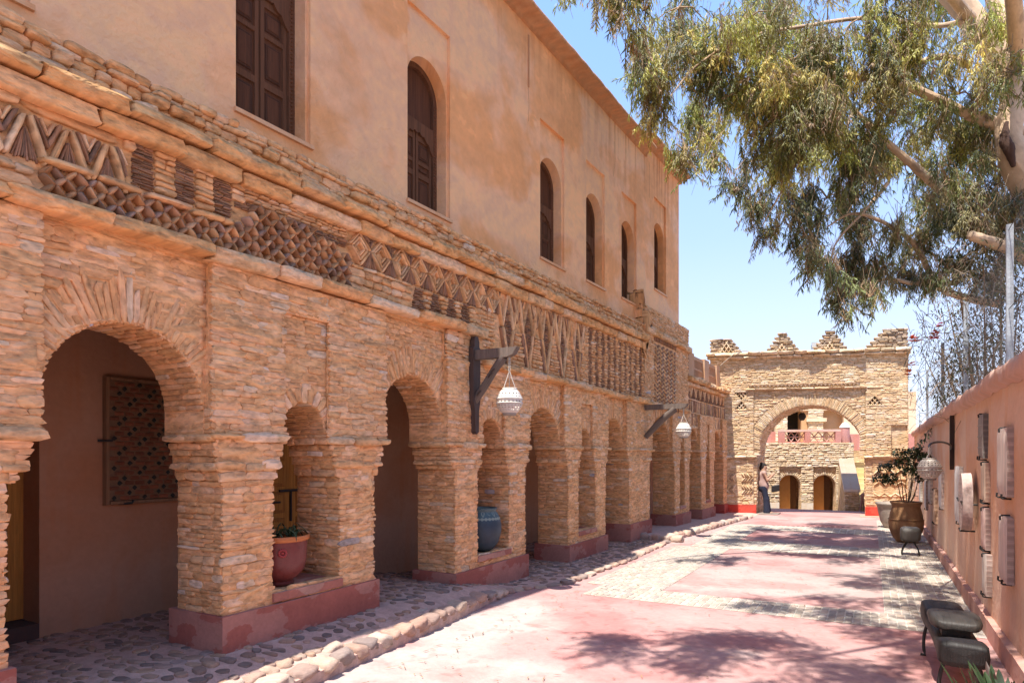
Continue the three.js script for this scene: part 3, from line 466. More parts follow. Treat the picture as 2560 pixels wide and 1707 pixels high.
  // tall crossing Vs filled with slates
  for (let k = 0; k < 5; k++) {
    const c = 8.22 + k * 0.63, b = 3.02, t = 3.90, h = 0.315;
    for (const q of [-1, 1]) { bar(st, c, b, c + q * h * 0.52, b + (t - b) * 0.52, 0.042, 0.06, LIGHT()); bar(st, c + q * h * 0.5, b + (t - b) * 0.5, c + q * h, t, 0.042, 0.055, LIGHT()); bar(st, c + q * h * 0.5, b + (t - b) * 0.5, c + q * 0.02, t, 0.036, 0.05, LIGHT()); bar(sl, c + q * 0.03, b, c + q * (h * 0.52 + 0.04), b + (t - b) * 0.5, 0.03, 0.045, DARK()); }
    thin(b + 0.1, t, (y) => { const f = (y - b) / (t - b), e = f < 0.5 ? h * f : h * (1 - f); return e > 0.03 ? [[c - e + 0.02, c + e - 0.02]] : []; });
    fill(2.99, t, (y) => { const f = (y - b) / (t - b), e = f < 0.52 ? h * (1 - f) - 0.03 : 0; return e > 0.04 ? [[c + h - e * 0.55, c + h + e * 0.85]] : []; }, { p: [0.02, 0.045] });
    fan(c + h, t - 0.33, c + h - 0.19, c + h + 0.19, t, 11, 0.035, () => (r() < 0.5 ? DARK() : LIGHT()));
  }
  thin(2.985, 3.02, () => [[7.86, 11.2]]); fill(2.99, 3.91, () => [[10.98, 11.3]], { p: [0.02, 0.04] }); thin(3.905, 3.935, () => [[4.9, 14.5]]);
  // upright bands, pale and dark in turn, with wavering edges
  for (let k = 0; k < 10; k++) { const a = 11.3 + k * 0.33, wob = (y) => 0.022 * Math.sin(y * 11 + k); thin(2.99, 3.91, (y) => [[a + wob(y), a + 0.165 - wob(y)]]); fill(2.99, 3.91, (y) => [[a + 0.165 - wob(y), a + 0.33 + wob(y)]], { w: [0.1, 0.2], h: [0.03, 0.06] }); }
  // zigzag panel on the tower, slats above it
  const plain = (y0, y1, spans) => courses(st, front(-0.03), y0, y1, spans, { h: [0.035, 0.075], p: [0.008, 0.03] });
  plain(2.98, 4.56, (y) => (y > 4.44 ? [[14.62, 15.3], [17.1, 18.3]] : [[14.62, 15.34], [17.08, 18.3]]));
  for (let j = 0; j < 14; j++) for (let k = 0; k < 10; k++) { const u = 15.36 + k * 0.171, v = 3.0 + j * 0.1, up = k % 2 ? 1 : -1; bar(st, u, v - up * 0.045, u + 0.171, v + up * 0.045, 0.032, 0.035, LIGHT(), -0.03); bar(sl, u, v + 0.05 - up * 0.045, u + 0.171, v + 0.05 + up * 0.045, 0.045, 0.018, DARK(), -0.03); }
  for (let k = 0; k < 22; k++) bar(sl, 15.36 + k * 0.08, 4.45, 15.36 + k * 0.08, 4.55, 0.035, 0.04, DARK(), -0.03);
  // far section: hanging triangles over two bands of upright slats
  for (let k = 0; k < 10; k++) { const c = 18.55 + k * 0.5; thin(3.33, 3.66, (y) => { const e = 0.23 * (1 - (y - 3.33) / 0.33); return e > 0.03 ? [[c - e, c + e]] : []; }); fan(c + 0.25, 3.36, c + 0.05, c + 0.45, 3.66, 8, 0.03, LIGHT); }
  for (const [a, b] of [[2.94, 3.29], [2.57, 2.90]]) for (let k = 0; k < 62; k++) { const u = 18.36 + k * 0.08; bar(k % 2 ? st : sl, u, a, u + rr(-0.02, 0.02, r), b, 0.05, rr(0.02, 0.055, r), k % 2 ? LIGHT() : DARK(), -0.09); }
  for (const q of [...st, ...sl, ...lat]) if (q.u > 18.3) q.F = front(-0.10);
  emit(arcade, st, 'frieze_stone', 'frieze_stones', M_.stone, 300);
  emit(arcade, sl, 'slate', 'slates', M_.slate, 220);
  emit(arcade, lat, 'lattice_tile', 'lattice_tiles', M_.slate, 300);
}
// ---- pierced parapet of the far section
{
  const b0 = 3.96, posts = [[18.30, 18.42], [18.85, 19.42], [20.62, 21.2], [22.2, 22.6], [23.2, 23.5]], pan = [[18.42, 18.85], [19.42, 20.62], [21.2, 22.2], [22.6, 23.2]];
  for (const [a, b] of posts) { const m = new MB(); m.box((u, v, n) => MA(u, v, n), a, b, b0, 4.70, -0.40, -0.16, [0.62, 0.42, 0.28], 0.01); m.build('parapet_post', M_.plaster, arcade); }
  for (const [a, b] of pan) {
    const m = new MB(), n = Math.max(3, Math.round((b - a) / 0.15)); const FB = (u, v, q) => MA(u, v, q);
    m.box(FB, a, b, b0, b0 + 0.09, -0.34, -0.22, [0.6, 0.4, 0.27]); m.box(FB, a, b, 4.56, 4.66, -0.34, -0.22, [0.6, 0.4, 0.27]); m.box(FB, a, b, 4.27, 4.32, -0.33, -0.23, [0.6, 0.4, 0.27]);
    for (let k = 0; k <= n; k++) { const u = mix(a + 0.02, b - 0.02, k / n); m.box(FB, u - 0.02, u + 0.02, b0 + 0.09, 4.27, -0.325, -0.235, [0.6, 0.4, 0.27]); m.box(FB, u - 0.02, u + 0.02, 4.32, 4.56, -0.325, -0.235, [0.6, 0.4, 0.27]); }
    m.build('parapet_panel', M_.plaster, arcade);
  }
}
// ---- inner wall and doors behind the arches (x = -6.35)
{
  const w = new MB(), X = -6.35, doors = [[2.02, 2.99, 2.62, -6.62], [5.42, 6.28, 2.35, -6.42], [9.55, 10.6, 2.3, -6.42], [13.9, 15.0, 2.3, -6.42], [18.4, 19.4, 2.2, -6.42]];
  const P = [0.54, 0.31, 0.195]; let z = -3.4;
  for (const [a, b, t, xd] of doors) {
    w.box((u, v, n) => V(X + n, v, -u), z, a, -0.5, 3.3, -0.4, 0, P); w.box((u, v, n) => V(X + n, v, -u), a, b, t, 3.3, -0.4, 0, P); z = b;
    const D = new MB(), y0 = walkY(-a) + (xd < -6.6 ? 0.14 : 0.02), wd = [0.62, 0.29, 0.06], dk = [0.48, 0.21, 0.045], Fd = (u, v, n) => V(xd + n, v, -u), leaf = xd < -6.6 ? [[a, b]] : [[a, (a + b) / 2 - 0.004], [(a + b) / 2 + 0.004, b]];
    const door = (() => { for (const [p, q] of leaf) { D.box(Fd, p, q, y0, t, -0.05, 0, wd); } return D.build('door', M_.wood, arcade); })();
    const pa = new MB(); for (const [p, q] of leaf) { const n = 4, hs = [0, 0.36, 0.52, 0.68, 1]; for (let k = 0; k < n; k++) { const ya = mix(y0 + 0.1, t - 0.1, hs[k]) + 0.03, yb = mix(y0 + 0.1, t - 0.1, hs[k + 1]) - 0.03, m = Math.min(0.12, (q - p) * 0.2); const pan = new MB(); pan.box(Fd, p + m, q - m, ya, yb, 0, 0.012, dk, 0.008); pan.box(Fd, p + m + 0.04, q - m - 0.04, ya + 0.04, yb - 0.04, 0.011, 0.022, wd, 0.008); pan.build('door_panel', M_.wood, door); } }
    const h = new MB(); h.tube([V(xd + 0.01, y0 + 1.0, -(a + 0.1)), V(xd + 0.06, y0 + 1.0, -(a + 0.1)), V(xd + 0.06, y0 + 1.0, -(a + 0.22))], 0.013, 6); h.build('handle', M_.iron, door);
    if (xd < -6.6) { const th = new MB(); th.box(Fd, a, b, walkY(-a) - 0.05, y0 - 0.01, -0.05, 0.27, [0.10, 0.06, 0.05]); th.build('threshold', M_.plaster, arcade); }
    else { const bolt = new MB(); bolt.box(Fd, (a + b) / 2 - 0.18, (a + b) / 2 + 0.18, y0 + 1.12, y0 + 1.15, 0, 0.03, WHITE); bolt.box(Fd, (a + b) / 2 - 0.012, (a + b) / 2 + 0.012, y0 + 0.75, y0 + 1.12, 0.001, 0.025, WHITE); bolt.build('bolt', M_.iron, door); }
  }
  w.box((u, v, n) => V(X + n, v, -u), z, 23.3, -0.5, 3.3, -0.4, 0, P);
  w.build('inner_wall', M_.plaster, arcade);
  const back = new MB(); back.box((u, v, n) => V(-6.9 + n, v, -u), -3.4, 23.3, -0.5, 3.3, -0.2, 0, [0.2, 0.13, 0.09]); back.build('rear_wall', M_.plaster, arcade);
  const en = new MB(); en.box((u, v, n) => V(u, v, 3.4 + n), -7.1, XF, -0.5, 4.4, -0.2, 0.2, P); en.build('end_wall', M_.plaster, arcade);
}

// ---------------------------------------------------------------- plastered upper storey set back behind the arcade
const UD = (() => { const L = Math.hypot(0.052, 1); return [0.052 / L, -1 / L]; })();
const UK = 0.9625, MU = (s, y, d) => V((-4.8 + UD[0] * s) * UK - UD[1] * d, 1.685 + (y - 1.685) * UK, (-18.4 + UD[1] * s) * UK + UD[0] * d);
const house = thing('plaster_house', 'tall ochre plastered house with arched wooden windows above the stone arcade', 'house', [-5.2, 4.3, -10]);
{
  const PL = [0.93, 0.55, 0.30], WIN = [[-16.78, -15.84, 5.12, 8.15], [-14.07, -13.13, 5.14, 8.15], [-11.50, -10.57, 5.10, 7.75], [-7.91, -6.97, 5.26, 7.75], [-6.0, -5.07, 5.29, 7.75], [-4.12, -3.19, 5.32, 7.75], [-1.94, -1.01, 6.0, 8.36]];
  const slabU = (outer, holes, d0, d1, mb) => {
    const sh = new THREE.Shape(outer.map(([a, b]) => new THREE.Vector2(a, b))); for (const h of holes) sh.holes.push(new THREE.Path(h.map(([a, b]) => new THREE.Vector2(a, b))));
    const g = new THREE.ExtrudeGeometry(sh, { depth: d1 - d0, bevelEnabled: false }), P = g.attributes.position, n0 = mb.n;
    for (let k = 0; k < P.count; k++) { const q = MU(P.getX(k), P.getY(k), d0 + P.getZ(k)); const s = P.getX(k), y = P.getY(k); mb.v(q.x, q.y, q.z, s + P.getZ(k), y, PL); }
    for (let k = 0; k < P.count; k++) mb.i.push(n0 + k);
  };
  const wall = new MB(), outer = [[-22, 4.2], [0.1, 4.2], [0.1, 9.55], [-2.6, 9.55], [-2.6, 9.2], [-22, 9.2]];
  const arch = ([a, b, y0, t], e = 0) => { const l = a + 0.035 + e, r = b - 0.035 - e, c = (l + r) / 2, R0 = (r - l) / 2, sp = t - 0.99, p = [[l, y0], [r, y0]]; for (let k = 0; k <= 16; k++) { const f = (k / 16) * Math.PI; p.push([c + R0 * Math.cos(f), sp + R0 * Math.sin(f)]); } return p; };
  slabU(outer, WIN.map(([a, b, y0, t]) => [[a, y0], [b, y0], [b, t], [a, t]]), -0.045, 0, wall);
  slabU(outer, WIN.map((w) => arch(w)), -0.34, -0.045, wall);
  // body of the house behind the front
  const FB = (u, v, n) => MU(u, v, n);
  wall.box(FB, -22, 0.1, 3.9, 9.2, -9, -0.55, PL); wall.box(FB, -2.6, 0.1, 9.2, 9.55, -9, -0.34, PL);
  for (let k = 0; k <= WIN.length; k++) { const a = k ? WIN[k - 1][1] : -22, b = k < WIN.length ? WIN[k][0] : 0.1; wall.box(FB, a + 0.03, b - 0.03, 4.2, 9.2, -0.55, -0.341, PL); }
  wall.build('wall', M_.house, house);
  // roof edge: a band and a rough overhanging coping
  const edge = (s0, s1, y0) => {
    const m = new MB(), N = Math.round((s1 - s0) / 0.07), col = [0.66, 0.34, 0.18]; let prev;
    const prof = [[-0.3, 0.0], [0.03, 0.0], [0.05, 0.07], [0.16, 0.09], [0.27, 0.11], [0.28, 0.17], [0.22, 0.21], [-0.3, 0.25]];
    for (let k = 0; k <= N; k++) { const s = mix(s0, s1, k / N), e = fbm(s * 6 + 99, y0, 9999, 9999, 3, 3) - 0.5, row = prof.map(([d, y], j) => { const q = MU(s, y0 + y + e * (j > 2 ? 0.012 : 0.005), (d > 0.1 && s < -9.7 ? d + 0.36 * sst(-9.7, -10.5, s) : d) + e * (j > 3 ? 0.02 : 0)); return m.v(q.x, q.y, q.z, s, j * 0.1, jit(col, 0.25)); }); if (prev) for (let j = 0; j < prof.length - 1; j++) m.i.push(prev[j], row[j], row[j + 1], prev[j], row[j + 1], prev[j + 1]); prev = row; }  // overhang added beyond the view so its shadow covers ledges and kerb
    m.build('coping', M_.plaster, house);
  };
  edge(-22, -2.55, 9.13); edge(-2.62, 0.28, 9.44);
  { const m = new MB(); m.box(FB, -2.62, -2.35, 9.38, 9.78, -0.5, 0.10, [0.62, 0.42, 0.29], 0.02); m.build('coping_block', M_.plaster, house); }
  // sills
  for (const [a, b, y0] of WIN) { const m = new MB(); m.box(FB, a - 0.03, b + 0.03, y0 - 0.05, y0 + 0.005, -0.30, 0.035, [0.86, 0.54, 0.33], 0.006); m.build('sill', M_.plaster, house); }
  // hairline cracks
  for (const c of [[[-8.33, 7.5], [-8.31, 7.8], [-8.34, 8.1]], [[-2.3, 8.2], [-2.28, 8.8], [-2.31, 9.1]], [[-4.6, 7.9], [-4.5, 8.3], [-4.55, 8.7]]]) { const m = new MB(); m.tube(c.map(([s, y]) => MU(s, y, 0.001)), 0.003, 4, [0.5, 0.26, 0.12]); m.build('crack', M_.plain, house); }
  // shallow rain spout scar on the wall
  { const m = new MB(); m.box(FB, -8.35, -8.31, 8.1, 9.0, 0, 0.012, [0.62, 0.31, 0.15]); m.build('drain_scar', M_.plaster, house); }
  // carved wooden windows
  const WD = [0.135, 0.052, 0.024], W2 = [0.18, 0.08, 0.04], W3 = [0.085, 0.033, 0.016];
  for (const w of WIN) {
    const [a, b, y0, t] = w, l = a + 0.035, r = b - 0.035, c = (l + r) / 2, sp = t - 0.99, D = -0.27, R0 = (r - l) / 2, F = (u, v, n) => MU(u, v, D + n);
    const fr = new MB(); slabFrame(fr, arch(w), arch(w, 0.075), D, 0.06, W2);
    const win = fr.build('window', M_.wood, house); win.userData.label = 'arched window of dark carved wood';
    const ty = new MB(); slabFrame(ty, arch([a, b, sp - 0.52, t]).map(([x, y]) => [x, y]), null, D - 0.03, 0.035, WD); ty.build('tympanum', M_.wood, win);
    const li = new MB(); { // scalloped head over the shutters
      const p = [[l + 0.07, sp - 0.36], [r - 0.07, sp - 0.36], [r - 0.07, sp - 0.74]]; const n = 7; for (let k = 0; k <= n * 4; k++) { const f = k / (n * 4), x = mix(r - 0.07, l + 0.07, f), base = sp - 0.50 - 0.24 * Math.pow(Math.abs(f - 0.5) * 2, 2.4); p.push([x, base - 0.028 * Math.abs(Math.sin(f * n * Math.PI))]); } p.push([l + 0.07, sp - 0.74]); slabFrame(li, p, null, D + 0.005, 0.05, W2); }
    li.build('lintel', M_.wood, win);
    for (const [p, q] of [[l + 0.075, c - 0.006], [c + 0.006, r - 0.075]]) {
      const sh = new MB(); sh.box(F, p, q, y0 + 0.02, sp - 0.42, -0.04, 0.0, WD); const shut = sh.build('shutter', M_.wood, win);
      const rail = new MB(); for (const [y, h] of [[y0 + 0.02, 0.09], [y0 + 0.52, 0.085], [sp - 0.62, 0.085], [sp - 0.95, 0.06]]) rail.box(F, p, q, y, y + h, 0.0, 0.022, W2, 0.006); for (const x of [p, q - 0.06]) rail.box(F, x, x + 0.06, y0 + 0.02, sp - 0.45, 0.001, 0.024, W2, 0.006); rail.build('rail', M_.wood, shut);
      for (const [ya, yb] of [[y0 + 0.14, y0 + 0.49], [y0 + 0.64, sp - 0.99], [sp - 0.86, sp - 0.65]]) { const pa = new MB(); pa.box(F, p + 0.075, q - 0.075, ya, yb, 0.0, 0.012, W3, 0.012); pa.box(F, p + 0.10, q - 0.10, ya + 0.03, yb - 0.03, 0.0115, 0.018, WD, 0.006); pa.build('shutter_panel', M_.wood, shut); }
    }
    const bead = new MB(); for (let y = y0 + 0.05; y < sp; y += 0.045) for (const x of [l + 0.05, r - 0.05]) bead.box(F, x - 0.015, x + 0.015, y, y + 0.028, 0.06, 0.073, W2, 0.006); bead.build('carved_bead', M_.wood, win, { kind: 'stuff' });
  }
  function slabFrame(mb, pts, hole, d0, dep, col) { const sh = new THREE.Shape(pts.map(([x, y]) => new THREE.Vector2(x, y))); if (hole) sh.holes.push(new THREE.Path(hole.map(([x, y]) => new THREE.Vector2(x, y)))); const g = new THREE.ExtrudeGeometry(sh, { depth: dep, bevelEnabled: false }), P = g.attributes.position, n0 = mb.n; for (let k = 0; k < P.count; k++) { const q = MU(P.getX(k), P.getY(k), d0 + P.getZ(k)); mb.v(q.x, q.y, q.z, P.getX(k) * 0.7, P.getY(k) * 0.7, col); } for (let k = 0; k < P.count; k++) mb.i.push(n0 + k); }
}

// ---------------------------------------------------------------- the gate that closes the court
const GD = [0.963 / Math.hypot(0.963, 0.27), -0.27 / Math.hypot(0.963, 0.27)];
const MG = (g, y, d) => V(-3.43 + GD[0] * g, y, -23.17 + GD[1] * g + d);   // the passage runs along the court, a little askew to the front
const MN = (g, y, d) => V(-3.43 + GD[0] * g - GD[1] * d, y, -23.17 + GD[1] * g + GD[0] * d);
const gate = thing('stone_gate', 'stone gatehouse with a wide round arch and stepped merlons closing the courtyard', 'gate', [-1.8, -0.28, -23.7]);
const GS = [[0.84, 0.63, 0.38], [0.80, 0.58, 0.35], [0.86, 0.67, 0.43], [0.77, 0.54, 0.32], [0.88, 0.73, 0.52]], gcol = (r) => jit(pick(GS, r), 0.12, r), GM = [0.78, 0.57, 0.34];
const slabIn = (MF, pts, holes, d0, d1, mb, col) => { const sh = new THREE.Shape(pts.map(([a, b]) => new THREE.Vector2(a, b))); for (const h of holes) sh.holes.push(new THREE.Path(h.map(([a, b]) => new THREE.Vector2(a, b)))); const g = new THREE.ExtrudeGeometry(sh, { depth: d1 - d0, bevelEnabled: false, curveSegments: 16 }), P = g.attributes.position, n0 = mb.n; for (let k = 0; k < P.count; k++) { const q = MF(P.getX(k), P.getY(k), d0 + P.getZ(k)); mb.v(q.x, q.y, q.z, P.getX(k) + P.getZ(k), P.getY(k), col); } for (let k = 0; k < P.count; k++) mb.i.push(n0 + k); return mb; };
const archPts = (c, r, sp, y0, n = 24) => { const p = [[c - r, y0], [c - r, sp]]; for (let k = 1; k < n; k++) { const f = Math.PI - (k / n) * Math.PI; p.push([c + r * Math.cos(f), sp + r * Math.sin(f)]); } p.push([c + r, sp], [c + r, y0]); return p; };
{
  const c = 1.70, rad = 1.66, sp = 1.71, r = rng(700), FG = (d) => (u, v, n) => MG(u, v, d + n), L0 = -1.45, R0 = 4.62, list = [], vs = [];
  const w = new MB();
  const o = [[L0, -0.9], [c - rad, -0.9], ...archPts(c, rad, sp, -0.9).slice(1, -1), [c + rad, -0.9], [R0, -0.9], [R0, 5.02], [L0, 5.02]];
  slabIn(MG, o, [], -1.8, -0.06, w, GM);
  // outer skin, proud of the square panel round the arch; small pierced triangles are cut through it
  const tri = (g, y, s, up) => [[g - s, y], [g + s, y], [g, y + (up ? 1 : -1) * s * 1.25]];
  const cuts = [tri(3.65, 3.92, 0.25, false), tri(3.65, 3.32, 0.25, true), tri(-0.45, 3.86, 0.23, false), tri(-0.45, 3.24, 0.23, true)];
  slabIn(MG, [[L0, -0.9], [-0.05, -0.9], [-0.05, 3.87], [3.38, 3.87], [3.38, -0.9], [R0, -0.9], [R0, 5.02], [L0, 5.02]], [...cuts, [[4.13, 1.5], [4.6, 1.5], [4.6, 2.66], [4.13, 2.66]]], -0.06, 0, w, GM);
  w.build('wall', M_.stone, gate);
  const inTri = (g, y) => cuts.some((t) => { const s = Math.abs(t[1][0] - t[0][0]) / 2, m = (t[0][0] + t[1][0]) / 2, f = (y - t[0][1]) / (t[2][1] - t[0][1]); return f > -0.02 && f < 1.02 && Math.abs(g - m) < s * (1 - f) + 0.01; });
  const cut = (sp0, y) => { const out = []; for (const [a, b] of sp0) { let s = a; for (let x = a; x <= b + 1e-6; x += 0.02) if (inTri(x, y) || (x > 4.13 && y < 2.66 && y > 1.5) || (y > 0.38 && y < 1.14 && x > -0.95 && x < -0.12) || (y > 0.4 && y < 1.32 && x > 3.56)) { if (x - s > 0.04) out.push([s, x]); s = x + 0.02; } if (b - s > 0.03) out.push([s, b]); } return out; };
  courses(list, FG(0), 0.05, 5.02, (y) => cut(y < 3.87 ? [[L0, -0.05], [3.38, R0]] : [[L0, R0]], y), { h: [0.03, 0.07], w: [0.12, 0.36], p: [0.004, 0.022], col: gcol, gh: 0.95, gw: 0.98, emb: 0.02 });
  courses(list, FG(-0.06), 0.05, 3.87, (y) => { const q = y - sp, ro = rad + 0.36, e = q < 0 ? rad : q < ro ? Math.sqrt(ro * ro - q * q) : 0; return e ? [[-0.05, c - e], [c + e, 3.38]].filter(([a, b]) => b - a > 0.03) : [[-0.05, 3.38]]; }, { h: [0.03, 0.06], w: [0.1, 0.3], p: [0.008, 0.03], col: gcol, emb: 0.02 });
  for (let k = 0; k < 130; k++) { const f = ((k + 0.5) / 130) * Math.PI, l = rr(0.32, 0.40, r); vs.push({ F: FG(-0.06), u: clamp(c + (rad + l / 2) * Math.cos(f), -0.03, 3.36), v: sp + (rad + l / 2) * Math.sin(f), a: f, w: l, h: 0.042, p: rr(0.006, 0.028, r), col: gcol(r), seed: Math.floor(r() * 1e9), n: 8 }); }
  // soffit and the two inner faces
  for (let k = 0; k < 60; k++) { const f = ((k + 0.5) / 60) * Math.PI; let d = -0.07; while (d > -1.78) { let l = rr(0.2, 0.5, r); if (d - l < -1.6) l = d + 1.8; const dc = d - l / 2; list.push({ F: (u, v, n) => MG(c + (rad - n) * Math.cos(f + v / rad), sp + (rad - n) * Math.sin(f + v / rad), dc - u), u: 0, v: 0, w: l, h: Math.PI * rad / 60, p: rr(0.006, 0.025, r), col: gcol(r), seed: Math.floor(r() * 1e9), n: 8 }); d -= l; } }
  courses(list, (u, v, n) => MG(c - rad + n, v, -u), 0.05, sp, () => [[0.07, 1.78]], { col: gcol, p: [0.006, 0.03] }); courses(list, (u, v, n) => MG(c + rad - n, v, -1.8 + u), 0.05, sp, () => [[0.02, 1.73]], { col: gcol, p: [0.006, 0.03] });
  courses(list, (u, v, n) => MG(L0 - n, v, -1.8 + u), 3.6, 5.0, () => [[0, 1.8]], { col: gcol }); courses(list, (u, v, n) => MG(R0 + n, v, -u), 0, 5.0, () => [[0, 1.8]], { col: gcol });
  // ledges: impost band, saw-tooth row, cornice
  const ledge = (a, b, y, h, p, d = 0, ws = [0.25, 0.6]) => { let x = a; while (x < b - 0.03) { let l = rr(ws[0], ws[1], r); if (b - x - l < 0.15) l = b - x; list.push({ F: FG(d), u: x + l / 2, v: y, w: l, h: h * rr(0.85, 1.1, r), p: p * rr(0.8, 1.2, r), a: (r() - 0.5) * 0.03, col: jit([0.84, 0.66, 0.44], 0.2, r), seed: Math.floor(r() * 1e9), n: 10, round: 0.3, emb: 0.03 }); x += l; } };
  ledge(-1.0, c - rad + 0.02, 1.66, 0.09, 0.10); ledge(c + rad - 0.02, R0, 1.66, 0.09, 0.10); ledge(-0.3, 3.42, 3.925, 0.05, 0.08);
  ledge(L0 - 0.1, R0 + 0.08, 5.0, 0.09, 0.12); ledge(L0 - 0.1, R0 + 0.08, 5.11, 0.13, 0.20);
  { const m = new MB(); m.box((u, v, n) => MG(u, v, n), L0 - 0.12, R0 + 0.08, 5.02, 5.17, -1.8, 0.02, [0.74, 0.58, 0.40], 0.02); m.build('roof_slab', M_.stone, gate); }
  emit(gate, list, 'stone', 'stones', M_.stone, 300); emit(gate, vs, 'voussoir', 'voussoirs', M_.stone, 120);
  const tri3 = (g, y, s, up, d, p, col, name, parent = gate) => { const m = new MB(); slabIn(MG, [[g - s, y], [g + s, y], [g, y + (up ? 1 : -1) * s * 1.2]], [], d, d + p, m, col); return m.build(name, M_.slate, parent); };
  for (let k = 0; k < 28; k++) tri3(-0.14 + k * 0.122, 4.06, 0.06, false, 0.0, 0.06, jit([0.42, 0.28, 0.18], 0.2, r), 'saw_tooth');
  for (const t of cuts) { const m = new MB(); m.tri(MG(t[0][0], t[0][1], -0.056), MG(t[1][0], t[1][1], -0.056), MG(t[2][0], t[2][1], -0.056), [0.10, 0.06, 0.035]); if (t[2][1] < t[0][1]) { m.i.reverse(); } m.build('dark_backing', M_.plain, gate); }  // dark triangles behind the lattice, their colour standing in for deep shade
  // lattice bars in the pierced triangles
  const bar = (u0, v0, u1, v1, w0, p, col, d, name) => { const m = new MB(); stone(m, { F: FG(d), u: (u0 + u1) / 2, v: (v0 + v1) / 2, w: Math.hypot(u1 - u0, v1 - v0), h: w0, a: Math.atan2(v1 - v0, u1 - u0), p, col, seed: Math.floor(r() * 1e9), n: 8, round: 0.4, emb: 0.02 }); m.build(name, M_.slate, gate); };
  for (const t of cuts) { const s = (t[1][0] - t[0][0]) / 2, m = (t[0][0] + t[1][0]) / 2, y0 = t[0][1], dy = t[2][1] - y0; for (const f of [0.25, 0.5, 0.75]) { const a = m - s + 2 * s * f; const lf = 1 - f; bar(a, y0, m - s + 2 * s * f + s * lf - s * 0, y0 + dy * lf * 1.0, 0.035, 0.03, gcol(r), -0.045, 'lattice_bar'); bar(a, y0, m - s + s * f, y0 + dy * f, 0.035, 0.03, gcol(r), -0.045, 'lattice_bar'); } bar(m - s, y0, m + s, y0, 0.045, 0.05, gcol(r), -0.03, 'lattice_bar'); }
  // nested chevron bars left of the arch, zigzags right of it
  for (const y of [0.96, 0.545]) for (let k = 0; k < 4; k++) for (const q of [-1, 1]) for (const e of [-1, 1]) { const x = -0.535 + q * (0.12 + k * 0.085); bar(x + q * 0.09, y, x - q * 0.02, y + e * 0.14, 0.042, 0.06, k % 2 ? jit([0.50, 0.33, 0.20], 0.2, r) : gcol(r), -0.02, 'chevron_bar'); }
  for (const [y, h] of [[1.1, 0.16], [0.74, 0.13], [0.50, -0.13]]) for (let k = 0; k < 6; k++) { const x = 3.62 + k * 0.16; bar(x, y + (k % 2 ? h : 0), x + 0.16, y + (k % 2 ? 0 : h), 0.045, 0.06, gcol(r), -0.02, 'zigzag_bar'); }
  bar(3.56, 0.94, 4.6, 0.94, 0.06, 0.05, gcol(r), -0.01, 'zigzag_bar'); bar(3.56, 0.40, 4.6, 0.40, 0.05, 0.04, gcol(r), -0.01, 'zigzag_bar');
  // red base
  for (const [a, b] of [[L0, c - rad], [c + rad, R0]]) { const m = new MB(); m.box((u, v, n) => MG(u, v, n), a, b, -0.9, 0.05, -1.8, 0.055, [0.62, 0.085, 0.055], 0.008); m.build('plinth', M_.paint, gate); }
  { const m = new MB(); m.box((u, v, n) => MG(u, v, n), 3.2, 4.1, -0.6, -0.235, -0.3, 0.42, [0.55, 0.40, 0.30], 0.02); m.build('step', M_.stone, gate); }
  { const m = new MB(); m.box((u, v, n) => MG(u, v, n), -0.1, 0.75, -0.6, -0.225, -0.4, 0.25, [0.30, 0.24, 0.20], 0.02); m.build('step', M_.stone, gate); }
  // merlons: stepped stacks of thin slabs
  const merlon = (c0, y0, n, wTop, grow, d0, lean0, name = 'merlon') => {
    const root = new MB(), ms = [];
    for (let k = 0; k < n; k++) {
      const e = wTop / 2 + grow * (n - 1 - k), y = y0 + k * 0.125, a = c0 + (lean0 > 0 ? -wTop / 2 - 0.1 : -e), b = c0 + (lean0 < 0 ? wTop / 2 + 0.1 : e);
      root.box((u, v, q) => MG(u, v, q), a + 0.02, b - 0.02, y, y + 0.125, d0 - 0.36, d0 - 0.02, GM);
      const col = (q) => jit(pick([[0.52, 0.40, 0.28], [0.60, 0.46, 0.31], [0.44, 0.34, 0.25], [0.66, 0.50, 0.34]], q), 0.25, q);
      courses(ms, FG(d0 - 0.02), y, y + 0.125, (yy) => [[a - (yy - y > 0.06 ? 0.03 : -0.01), b + (yy - y > 0.06 ? 0.03 : -0.01)]], { h: [0.05, 0.065], w: [0.1, 0.3], p: [0.03, 0.09], col, gw: 0.98, gh: 0.95, emb: 0.05, round: 0.35 });
      for (const [F, u] of [[(u2, v, q) => MG(a + 0.02 - q, v, d0 - 0.19 + u2), 0], [(u2, v, q) => MG(b - 0.02 + q, v, d0 - 0.19 - u2), 0]]) ms.push({ F, u, v: y + 0.09, w: 0.36, h: 0.06, p: rr(0.03, 0.06, r), col: col(r), seed: Math.floor(r() * 1e9), n: 10, round: 0.35, emb: 0.05 }, { F, u, v: y + 0.03, w: 0.34, h: 0.055, p: rr(0.0, 0.02, r), col: col(r), seed: Math.floor(r() * 1e9), n: 10, round: 0.35, emb: 0.05 });
    }
    const rm = root.build(name, M_.stone, gate); emit(rm, ms, 'merlon_stone', 'merlon_stones', M_.stone, 60);
  };
  merlon(0.84, 5.17, 5, 0.24, 0.085, -0.05, 0); merlon(2.31, 5.17, 5, 0.24, 0.09, -0.05, 0); merlon(-1.08, 5.17, 4, 0.55, 0.10, -0.05, 1); merlon(4.2, 5.17, 5, 0.6, 0.12, -0.05, -1);
